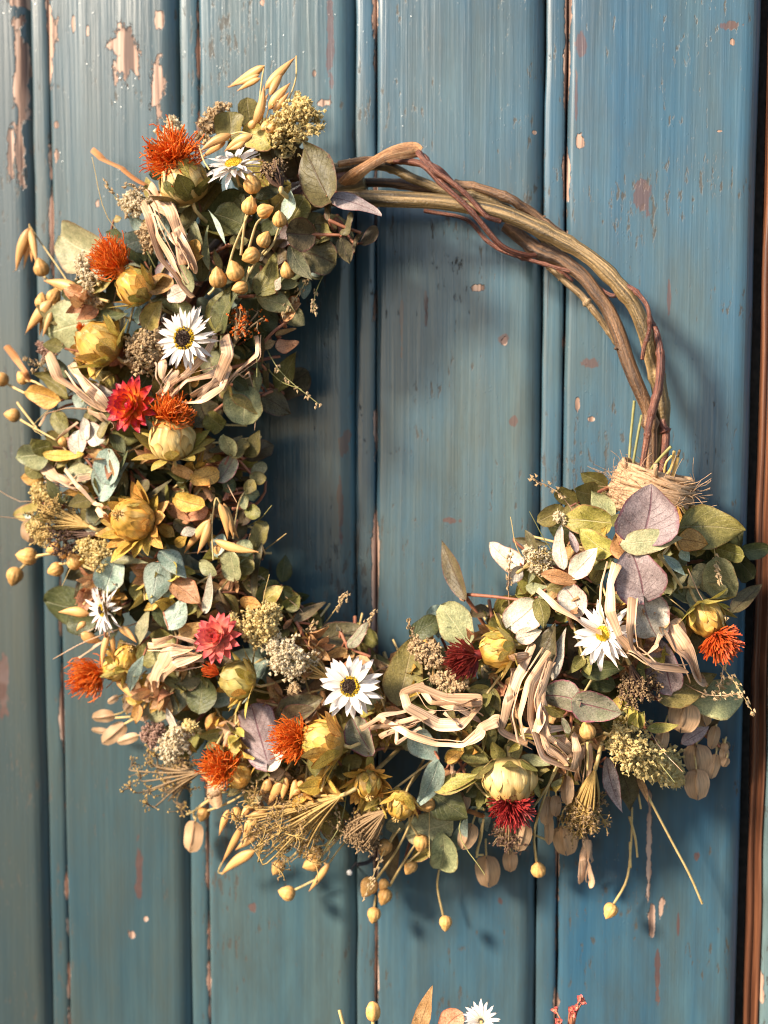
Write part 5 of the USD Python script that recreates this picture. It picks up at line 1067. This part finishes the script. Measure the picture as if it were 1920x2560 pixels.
umbel('green threaded nest below the yellow fluff and the coral strawflower', 'C', 1420, 680, 1320, 620, .75, 'umbel_gold', 'cream_floret', 34, z=4, curl=.3, seed=9)
umbel('dark brown fibrous head in shade under the grey sage leaves', 'E', 1060, 620, 1115, 745, .5, 'umbel_dark', 'umbel_brown', 44, z=2, seed=10, len_var=.4)
umbel('dusky brown umbel low at the outer edge beside the cream fluff', 'C', 420, 60, 270, 75, .4, 'umbel_dark', 'umbel_dark', 24, z=2, seed=11, len_var=.4)
umbel('pale umbel stalks behind the silver leaf pair of the right bunch', 'E', 600, 210, 690, 150, .6, 'stem_straw', 'cream_floret', 22, z=6, seed=12)

def fluff(label, r, axispts, wid, m, n, z=8, seed=0, size=.00098, dense=1.7, stemmat='stem_straw', phrase=None):
    """A soft head of many tiny florets on branching stems; axispts runs from stalk to tip."""
    g = np.random.default_rng(seed+300); P = []
    for i in range(0, len(axispts), 2): q = px(r, axispts[i], axispts[i+1]); P.append(at(*q, max(front(*q)+z*.001, .016)))
    W = wid*REG[r][2]*scale(960, 1280, .05); t = Thing('floret_spray', label, 'dried flower', P[0]); Q = spline(P, 20); T, N, B = frames(Q)
    if phrase: LAND.append((*px(r, axispts[-2], axispts[-1]), phrase))
    st, fl = MB(), MB(); tube(st, Q, np.linspace(.0009, .0004, 20), 5)
    n = int(n*1.5); nb = max(14, n//14)
    for i in range(nb):
        k = g.uniform(.05, 1); j = min(18, int(k*19)); f = g.uniform(0, 6.283); o = Q[j]; out = math.cos(f)*N[j]+math.sin(f)*B[j]; out = out if out[1] < .35 else -out
        w = W*math.sin(math.pi*min(1, .28+.66*k)**.9)*g.uniform(.55, 1.1); e = o+out*w+T[j]*w*g.uniform(.2, .8); C = spline([o, o+(e-o)*.5+T[j]*w*-.1, e], 6); tube(st, C, np.linspace(.0004, .0002, 6), 3, cap=False)
        m_ = n//nb; q = g.uniform(.4, 1.05, m_); pts = o+(e-o)*q[:, None]+g.normal(0, 1, (m_, 3))*w*.17; dots(fl, pts, pts-o, size*g.uniform(.6, 1.25, m_), g, dense)
        for p in pts[::3]:
            d = unit(p-o+g.normal(0, .01, 3))*size*g.uniform(1.5, 3); tube(fl, [p, p+d], [size*.22, size*.08], 3, cap=False)
    part(t, 'florets', fl, m, smooth=False, kind='stuff'); part(t, 'stem', st, stemmat)
fluff('cone of cream fluff standing above the topmost orange tuft', 'A', (770, 480, 755, 420, 740, 345), 60, 'cream_floret', 520, z=12, seed=1)
fluff('cream fluff ball at the outer edge above the upper raffia', 'A', (640, 740, 590, 710, 560, 690), 62, 'cream_floret', 520, z=6, seed=2)
fluff('loose tan fluff behind the round olive leaves at the top', 'A', (880, 450, 905, 380, 940, 310, 1000, 285), 44, 'tan_floret', 420, z=0, seed=3)
fluff('yellow branching panicle beside the upright oat ears', 'A', (1180, 470, 1240, 400, 1300, 320, 1340, 280), 92, 'yellow_floret', 520, z=4, seed=4, phrase='the yellow panicle at the top')
fluff('sparse yellow side branch under the yellow panicle at the top', 'A', (1240, 415, 1330, 400, 1400, 375), 34, 'yellow_floret', 160, z=4, seed=24)
fluff('tall yellow tip of the panicle beside the oat ears', 'A', (1250, 370, 1275, 300, 1290, 225), 26, 'yellow_floret', 220, z=4, seed=25)
fluff('cream fluff beside the frayed orange safflower', 'A', (430, 1060, 380, 990, 350, 960), 58, 'cream_floret', 420, z=8, seed=5)
fluff('cream fluff strip between the raffia and the veined green leaves', 'A', (680, 910, 650, 850, 625, 800), 48, 'tan_floret', 360, z=6, seed=6)
fluff('brownish cream fluff below the frayed orange tuft', 'A', (470, 1130, 400, 1110, 350, 1090), 40, 'tan_floret', 260, z=4, seed=7)
fluff('tan fluff mass between the small tipped safflower and the facing daisy', 'B', (690, 380, 640, 320, 600, 240), 88, 'tan_floret', 640, z=6, seed=8)
fluff('cream yellow fluff above the outer golden flax pods', 'C', (490, 180, 420, 140, 350, 95), 66, 'yellow_floret', 520, z=6, seed=9)
fluff('blurred yellow fluff above the outer golden umbel', 'B', (220, 960, 180, 920, 150, 890), 46, 'yellow_floret', 300, z=0, seed=10)
fluff('pale cream fluff in front of the peach round pod', 'B', (230, 1110, 170, 1080, 120, 1060), 44, 'yellow_floret', 260, z=4, seed=11)
fluff('dusky tan fluff below the golden oat ear at the outer edge', 'B', (240, 340, 200, 310, 170, 270), 36, 'pink_floret', 200, z=0, seed=12)
fluff('large yellow cream fluff beside the coral strawflower', 'C', (1060, 520, 1130, 450, 1200, 380), 84, 'yellow_floret', 700, z=8, seed=13, phrase='the yellow fluff beside the coral strawflower')
fluff('white cream fluff directly under the large yellow one', 'C', (1330, 640, 1240, 590, 1170, 530), 84, 'cream_floret', 640, z=10, seed=14)
fluff('small yellow tip of fluff reaching out at the inner side of the coral strawflower', 'C', (1060, 450, 1020, 430, 1000, 415), 26, 'yellow_floret', 120, z=8, seed=15)
fluff('pink tinted fluff at the lower outer edge', 'C', (720, 930, 670, 920, 620, 930), 58, 'pink_floret', 440, z=4, seed=16)
fluff('cream fluff right below the small silvery leaf', 'C', (800, 880, 760, 960, 720, 1040), 68, 'cream_floret', 560, z=8, seed=17)
fluff('yellow cream bit of fluff above the blurred umbel', 'C', (830, 870, 830, 880, 815, 895), 40, 'yellow_floret', 160, z=6, seed=18)
fluff('tan fluff spray in front of the dark sage leaves beside the dark red head', 'E', (250, 640, 190, 570, 110, 530), 56, 'tan_floret', 460, z=8, seed=19)
fluff('lower tan fluff under the dark red head', 'E', (370, 730, 290, 690, 200, 690), 46, 'tan_floret', 380, z=10, seed=20)
fluff('long cream yellow panicle drooping towards the frame', 'E', (950, 920, 1060, 960, 1150, 1040, 1230, 1080, 1280, 1140), 92, 'yellow_floret', 1500, z=8, seed=21, phrase='the long cream panicle')
fluff('upper edge of the cream yellow panicle by its stalk', 'E', (1150, 960, 1220, 1030, 1290, 1090), 40, 'yellow_floret', 360, z=9, seed=27)
fluff('small cream flower sprig behind the two pale silver leaves', 'E', (680, 210, 640, 160, 625, 110), 40, 'cream_floret', 220, z=4, seed=22)
fluff('tiny dried blossom at the tip of the broad sage leaf', 'M', (560, 1085, 530, 1072, 510, 1060), 36, 'cream_floret', 90, z=2, seed=23)
fluff('few dusky florets in the dark gap near the broad petalled daisy', 'C', (1290, 740, 1270, 730, 1260, 720), 30, 'tan_floret', 80, z=4, seed=26)

# ------------------------------------------------------------------ raffia
def kink(P):
    """Dry raffia bends at creases: keep the corners of the path tight."""
    P = [np.asarray(p) for p in P]; Q = [P[0]]
    for a, b in zip(P[:-1], P[1:]): Q += [a*.9+b*.1, a*.5+b*.5, a*.1+b*.9]
    return Q+[P[-1]]
def raffia(label, strands, z=14, phrase=None, name='raffia_bundle'):
    t = None
    for i, (r, w, pts) in enumerate(strands):
        P = []
        for j in range(0, len(pts), 2):
            q = px(r, pts[j], pts[j+1]); g = math.sin(j*1.7+i*2.1)*.002; e = abs(j/(max(2, len(pts)-2))-.5)*2
            P.append(at(*q, front(*q)+z*.001+g-.006*e**2+.0014*(i % 4)))
        if t is None: t = Thing(name, label, 'raffia', P[0])
        if phrase and i == 0: LAND.append((*px(r, pts[len(pts)//4*2], pts[len(pts)//4*2+1]), phrase))
        W = w*REG[r][2]*scale(960, 1280, .06); Q = spline(kink(P), 60); T_ = np.gradient(Q, axis=0); sd = np.cross(T_, EV); sd /= np.maximum(np.linalg.norm(sd, axis=1, keepdims=True), 1e-9)
        for h, ww in (((0, 1.),) if w < 24 else ((0, 1.2),) if i % 3 == 0 else ((-.2, .9), (.5, .2)) if i % 3 == 1 else ((0, 1.05), (-.62, .16))):
            mb = MB(); wob = (meshkit.noise(np.stack([np.linspace(0, 5, 60), np.full(60, i+h*9), np.full(60, 2.)], 1), 3)-.5)[:, None]*W*.5
            ribbon(mb, Q+sd*(h*W+wob)+EV*(.0009*(h > 0)), W*ww, seed=hash_(label)+i*7+int(h*10), twist=1.5*math.sin(i*3.1+1+h)); part(t, 'strand', mb, 'rust_blade' if name == 'straw_stalk' and 'pale' not in label else 'raffia', smooth=False)
raffia('cut raffia strands tied upright under the topmost safflower', [('A', 34, (610, 700, 645, 770, 700, 950, 780, 1040, 838, 1112)), ('A', 48, (655, 715, 705, 745, 780, 890, 830, 1010)), ('A', 42, (690, 665, 750, 760, 780, 870, 800, 970)), ('A', 26, (740, 832, 770, 880, 815, 985)),
       ('A', 34, (640, 632, 690, 690, 720, 760)), ('A', 30, (640, 720, 680, 830, 740, 960, 800, 1060)), ('A', 30, (720, 700, 770, 820, 795, 900))], phrase='the upright raffia', z=16)
raffia('rust coloured grass blade sticking out past the outer edge at the top', [('A', 30, (395, 475, 440, 510, 530, 555, 640, 628))], z=10, name='straw_stalk')
raffia('raffia loop fanned under the facing white daisy', [('B', 24, (930, 240, 880, 330, 800, 412, 685, 498)), ('B', 30, (995, 368, 900, 402, 800, 422, 720, 505)), ('B', 42, (965, 245, 985, 330, 930, 450, 830, 505)), ('B', 26, (990, 370, 960, 470, 870, 518, 780, 525)),
       ('B', 36, (690, 350, 700, 420, 745, 482)), ('B', 24, (1110, 240, 1110, 330, 1010, 400, 960, 470)), ('B', 22, (990, 400, 920, 440, 850, 500)), ('B', 26, (760, 390, 720, 440, 690, 500))], phrase='the raffia under the facing daisy', z=16)
raffia('thin curly raffia fibre near the inner edge below the daisy', [('B', 7, (1000, 420, 1030, 405, 1050, 420, 1075, 395, 1080, 420, 1060, 430, 1045, 410))], z=14, name='raffia_fibre')
raffia('two broad raffia strands slanting to the red strawflower from the outer edge', [('B', 38, (205, 318, 250, 420, 340, 482, 470, 560)), ('B', 46, (300, 372, 340, 432, 420, 520, 485, 592)), ('B', 30, (310, 380, 380, 470, 460, 540)), ('B', 34, (380, 560, 440, 590, 500, 640))], z=12)
raffia('rust dry leaf blade poking out over the grey planks', [('B', 26, (25, 285, 70, 340, 110, 400, 145, 440))], z=4, name='straw_stalk')
raffia('pale raffia pieces crossing behind the rounded blue leaves', [('B', 40, (180, 805, 240, 850, 360, 890)), ('B', 34, (200, 850, 290, 880, 380, 915)), ('B', 26, (290, 890, 330, 860, 420, 840))], z=6)
raffia('white straw sticking diagonally out above the open golden safflower', [('B', 17, (277, 818, 340, 895, 418, 968)), ('B', 20, (405, 960, 440, 978, 470, 990)), ('B', 24, (415, 988, 445, 1015, 480, 1040))], z=14)
raffia('slim straw splinter beside the silvery leaves', [('B', 14, (335, 612, 290, 650, 245, 695)), ('B', 9, (168, 630, 200, 580, 280, 555, 400, 560))], z=8)
raffia('cream raffia folded over at the coral strawflower', [('C', 60, (660, 715, 690, 630, 740, 560, 870, 525)), ('C', 26, (638, 548, 740, 548, 870, 572)), ('C', 36, (690, 690, 750, 620, 870, 580)), ('C', 30, (660, 530, 740, 500, 850, 540)), ('C', 40, (720, 640, 800, 620, 880, 600))], z=14, phrase='the cream raffia at the coral strawflower')
raffia('white splinter of straw pointing out at the outer daisy', [('C', 16, (338, 600, 400, 552, 460, 508))], z=6)
raffia('thin straw fibres looping at the outer edge by the papery husk', [('C', 6, (335, 470, 340, 500, 400, 470, 440, 430)), ('C', 8, (440, 520, 500, 525, 590, 545))], z=4, name='raffia_fibre')
raffia('raffia bow with wide flat loops under the tan fluff', [('E', 38, (425, 775, 270, 772, 150, 722, 85, 748, 100, 810, 230, 878, 330, 872, 415, 800)), ('E', 32, (145, 712, 200, 800, 340, 812, 400, 785)), ('E', 26, (-30, 855, 100, 922, 230, 965, 340, 972, 445, 880)), ('E', 50, (495, 872, 420, 910, 340, 965)),
       ('E', 24, (0, 905, 120, 860, 225, 828)), ('E', 22, (-20, 935, 140, 880, 225, 850)), ('E', 14, (60, 860, 52, 970, 160, 895)), ('E', 18, (260, 830, 300, 870, 330, 900)), ('E', 30, (200, 780, 300, 800, 420, 860)), ('E', 20, (-60, 900, 60, 885, 200, 845)), ('E', 22, (-100, 905, -20, 850, 110, 815))], phrase='the flat raffia bow', z=18)
raffia('raffia bow with long hanging loops in the middle of the right bunch', [('E', 30, (640, 530, 582, 660, 530, 800, 508, 905, 620, 965)), ('E', 32, (705, 560, 612, 700, 570, 850, 590, 950, 650, 978)), ('E', 38, (720, 600, 652, 700, 640, 870, 690, 1020, 825, 1080)), ('E', 32, (640, 735, 690, 850, 650, 915, 720, 930)),
       ('E', 34, (590, 920, 680, 912, 785, 902)), ('E', 22, (690, 965, 740, 958, 795, 1030, 710, 965)), ('E', 26, (832, 925, 830, 1000, 818, 1080)), ('E', 28, (720, 610, 662, 780, 700, 940, 800, 1010)), ('E', 26, (560, 640, 545, 760, 570, 900)), ('E', 34, (510, 608, 570, 590, 625, 580)),
       ('E', 22, (700, 640, 690, 780, 720, 900)), ('E', 24, (680, 700, 660, 860, 700, 990, 790, 1060)), ('E', 26, (760, 940, 790, 960, 830, 1000))], phrase='the hanging raffia bow', z=16)
raffia('raffia tails hanging straight down behind the seed nest', [('F', 24, (850, 280, 845, 350, 838, 435)), ('F', 26, (885, 270, 880, 350, 868, 445)), ('F', 34, (868, 690, 862, 780, 858, 872)), ('F', 30, (880, 690, 885, 790, 890, 885)), ('F', 20, (885, 700, 895, 750, 903, 785)), ('F', 26, (820, 230, 815, 330, 845, 440))], z=4)
raffia('curling raffia strips laid over the white daisy of the right bunch', [('E', 24, (660, 302, 740, 370, 840, 432, 940, 485)), ('E', 42, (992, 185, 965, 280, 958, 400, 1000, 510, 1060, 572)), ('E', 32, (1072, 335, 1065, 450, 1080, 560, 1165, 632, 1305, 645)), ('E', 20, (1195, 500, 1180, 540, 1120, 580)), ('E', 24, (1055, 560, 1150, 610, 1220, 650))], z=24)
raffia('broad flat raffia strip slanting towards the outer sage leaves', [('E', 72, (1225, 445, 1300, 560, 1385, 692)), ('E', 50, (1240, 460, 1290, 560, 1345, 695))], z=16)
raffia('pinkish dry blade curving beside the crimson brush', [('F', 26, (310, 520, 360, 565, 432, 580))], z=4, name='straw_stalk')
raffia('broken pale stalk piece poking up inside the olive leaves above the crimson safflower', [('F', 22, (290, 360, 300, 400, 305, 445))], z=10, name='straw_stalk')

# ------------------------------------------------------------------ a second arrangement just entering the picture at the bottom
def lower_edge():
    Y = .075
    def O(x, y, dy=0.): return at(x*1.1573, y*1.1573, Y+dy)
    s = scale(960, 2500, Y)*1.1573; g = np.random.default_rng(9)
    c = O(1040, 2205); t = Thing('everlasting_daisy', 'pale peach everlasting daisy cut off by the lower edge of the picture', 'flower', c); a, b, n = basis(axis(95, 35))
    for k in range(3):
        for i in range(14): part(t, 'petal', petal(c-n*.001*k, a, b, n, 6.283*(i+.33*k)/14, .0015, 34*s*g.uniform(.85, 1.1), 9*s, .7-.2*k, -.4, g), 'petal_white')
    mb = MB(); tube(mb, [c, c-[0, 0, .03]], .0009, 5); part(t, 'stem', mb, 'stem_straw')
    c = O(1225, 2190); t = Thing('coral_blossom', 'coral cluster of tiny blossoms cut off by the lower edge', 'flower', c); mb = MB()
    for i in range(8):
        p = c+np.array([g.uniform(-34, 34)*s, g.uniform(-.006, .006), g.uniform(-24, 26)*s]); k = MB()
        for j in range(8): k.add(*leaf_geo(p, p+unit(g.normal(0, 1, 3))*9*s, 8*s, 'o', 0, .3, .2, .05, g, 5, 5))
        part(t, 'blossom', k, 'petal_coral'); tube(mb, spline([p, (p+c-[0, 0, .01])/2, c-[0, 0, .03]], 6), .0005, 4)
    part(t, 'stem', mb, 'stem_red')
    b0, t0 = O(895, 2245), O(935, 2128); t = Thing('pointed_leaf', 'tan pointed dry leaf rising from the lower edge', 'leaf', b0); part(t, 'blade', leaf_geo(b0, t0, 38*s, 'o', .4), 'leaf_tan')
    b0, t0 = O(955, 2225), O(1000, 2188); t = Thing('curled_leaf', 'brown curled leaf at the lower edge beside the peach daisy', 'leaf', b0); part(t, 'blade', leaf_geo(b0, t0, 46*s, 'r', .4), 'leaf_tan')
    b0, t0 = O(745, 2225), O(733, 2182); t = Thing('dry_stalk', 'short thin straw stalk rising from the lower edge', 'stalk', b0); mb = MB(); tube(mb, [b0, t0], .0009, 5); part(t, 'stem', mb, 'stem_straw')
    c = O(806, 2185); t = Thing('flax_stalk', 'upright blurred golden bud rising from the lower edge', 'seed pods', c); q = np.linspace(-1, 1, 11)[:, None]; ph = np.linspace(0, 6.283, 30, endpoint=False)[None]
    P = c+(15*s*np.sqrt(np.maximum(0, 1-np.abs(q)**2))*(1+.07*np.cos(ph*5)))[..., None]*(np.cos(ph)[..., None]*EX+np.sin(ph)[..., None]*-EV)+(q*22*s+0*ph)[..., None]*EZ
    part(t, 'seed_pod', (P.reshape(-1, 3), gridf(11, 30, True), None), 'seed_pod')
    mb = MB()
    for k in range(6):
        f = k*1.05; d = math.cos(f)*EX+math.sin(f)*EV; mb.add(*leaf_geo(c-EZ*20*s, c+d*17*s+EZ*6*s, 14*s, 'l', 0, .2, .4, .02, g, 5, 3, d))
    part(t, 'calyx', mb, 'leaf_gold'); mb = MB(); tube(mb, [c-EZ*20*s, c-EZ*70*s], .0009, 5); part(t, 'stem', mb, 'stem_straw')
lower_edge()

# ------------------------------------------------------------------ the sprigs that fill the bundle behind the flowers
TAKEN = set()
def where(x, y, kind):
    """A label naming the nearest flower and the side it lies on."""
    o = sorted(((math.hypot(x-a, y-b), a, b, ph) for a, b, ph in LAND if ph))
    for d, a, b, ph in o[:12]:
        ang = math.degrees(math.atan2(b-y, x-a)) % 360; rel = ('right of', 'above', 'left of', 'below')[int(((ang+45) % 360)//90)]
        for v in (kind, kind.replace('tucked', 'wedged'), kind.replace('tucked', 'buried')):
            if v == kind:
                s = '%s %s %s' % (kind, rel, ph)
                if s not in TAKEN and len(s.split()) <= 16: TAKEN.add(s); return s
    TAKEN.add(s); return None
def filler(n, seed):
    g = np.random.default_rng(seed); kinds = (('d', 'dark green leaves'), ('o', 'olive leaves'), ('k', 'brown green leaves'), ('s', 'sage leaves'), ('t', 'tan leaves'), ('g', 'golden brown leaves'), ('y', 'yellow green leaves'), ('b', 'blue green leaves'))
    for i in range(n):
        q = math.radians(110+240*(i+g.uniform(0, 1))/n); sd = g.uniform(-.78, .7); low = math.sin(q) < -.55
        x = CX+(RX+sd*250)*math.cos(q); y = CY-(RY+sd*250)*math.sin(q)
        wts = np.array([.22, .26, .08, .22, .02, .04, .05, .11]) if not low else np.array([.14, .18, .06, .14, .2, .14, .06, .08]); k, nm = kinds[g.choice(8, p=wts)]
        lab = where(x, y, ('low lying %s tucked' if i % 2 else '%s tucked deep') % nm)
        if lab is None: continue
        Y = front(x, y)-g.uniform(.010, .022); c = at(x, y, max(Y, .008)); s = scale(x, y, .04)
        out = math.degrees(q)+(0 if sd > 0 else 180)*(g.random() < .5)+g.normal(0, 40); ax = axis(out, g.uniform(-10, 35)); A, B, _ = basis(ax)
        t = Thing('eucalyptus_sprig', lab, 'sprig', c); L = g.uniform(110, 190)*s; st = spline([c-ax*L*.5+[0, .008, 0], c, c+ax*L*.5+g.normal(0, .004, 3)], 9); mb = MB(); tube(mb, st, np.linspace(.001, .0006, 9), 5); part(t, 'stem', mb, 'stem_red' if k in 'odk' else 'stem_straw')
        m = int(g.integers(3, 6)); f0 = g.uniform(0, 6.28)
        for j in range(m*2+1):
            p = st[min(8, 1+int(j//2*8/m))]; f = f0+(j//2)*1.57+(j % 2)*3.14+g.normal(0, .3); d = unit(math.cos(f)*A+math.sin(f)*B+ax*g.uniform(.3, .9)) if j < m*2 else ax
            if d[1] > .3: d = unit(d*[1, -.4, 1])
            l = g.uniform(58, 105)*s*(1-.25*(j//2)/m); part(t, 'leaf', leaf_geo(p+d*.001, p+d*(l+.001), l*g.uniform(.6, .9), 'rroh'[g.integers(4)] if k not in 'tg' else 'ol'[g.integers(2)], g.uniform(-.6, .6), g.uniform(-.1, .4), g.uniform(-.15, .3), g.uniform(.02, .09), g, 8, 7, unit(EV+g.normal(0, .3, 3))), LEAF[k][0])
filler(110, 5)
def small_filler(n, seed):
    g = np.random.default_rng(seed)
    for i in range(n):
        q = math.radians(g.uniform(150, 335)); sd = g.uniform(-.75, .75); x = CX+(RX+sd*260)*math.cos(q); y = CY-(RY+sd*260)*math.sin(q)
        k, nm = (('g', 'small golden bracts'), ('t', 'small tan husk leaves'), ('e', 'small yellow green bracts'), ('o', 'small olive leaves'))[g.choice(4, p=[.36, .3, .16, .18])]
        lab = where(x, y, ('%s peeping out' if i % 2 else 'cluster of %s') % nm)
        if lab is None: continue
        c = at(x, y, max(.01, front(x, y)-g.uniform(-.002, .008))); s = scale(x, y, .04); ax = axis(math.degrees(q)+g.normal(0, 70), g.uniform(0, 45)); t = Thing('leafy_tip', lab, 'sprig', c)
        A, B, _ = basis(ax); mb = MB(); tube(mb, spline([c-ax*.02+[0, .01, 0], c, c+ax*.012], 6), .0006, 5); part(t, 'stem', mb, 'stem_straw')
        for j in range(int(g.integers(5, 9))):
            p = c+ax*g.uniform(-.002, .011); f = j*2.4+g.normal(0, .3); d = unit(math.cos(f)*A+math.sin(f)*B+ax*g.uniform(.2, 1.1)); d = unit(d*[1, -.5, 1]) if d[1] > .2 else d
            l = g.uniform(36, 66)*s; part(t, 'leaf', leaf_geo(p, p+d*l, l*g.uniform(.42, .62), 'olo'[g.integers(3)], g.uniform(-.8, .8), g.uniform(.1, .7), g.uniform(-.3, .6), .09, g, 8, 5, unit(EV+g.normal(0, .4, 3))), LEAF[k][0])
small_filler(115, 21)
def wisps(n, seed):
    """Hair thin straw and grass ends between the flowers."""
    g = np.random.default_rng(seed)
    for i in range(n):
        q = math.radians(g.uniform(102, 350)); sd = g.choice([-1, 1])*g.uniform(.35, .95); x = CX+(RX+sd*270)*math.cos(q); y = CY-(RY+sd*270)*math.sin(q)
        lab = where(x, y, ('thin straw wisp sticking out', 'hair fine grass stalk')[i % 2])
        if lab is None: continue
        c = at(x, y, max(.012, front(x, y)-.006)); out = math.degrees(q)+(0 if sd > 0 else 180)+g.normal(0, 45); ax = axis(out, g.uniform(5, 50)); L = g.uniform(.016, .04); b = axis(out+90, 0)*g.normal(0, .006)
        t = Thing('grass_wisp', lab, 'grass', c); mb = MB(); P = spline([c-ax*.01, c+ax*L*.5+b, c+ax*L+b*g.uniform(-1, 3)], 9); tube(mb, P, np.linspace(.00035, .00018, 9), 4); part(t, 'stem', mb, ('stem_straw', 'raffia', 'stem_green')[i % 3])
        if i % 2:
            mb = MB(); pts = P[4:].repeat(5, 0)+g.normal(0, .0009, (25, 3)); dots(mb, pts, np.broadcast_to(ax, pts.shape), .0007, g, 2.6); part(t, 'seed_head', mb, 'tan_floret', smooth=False, kind='stuff')
wisps(60, 33)
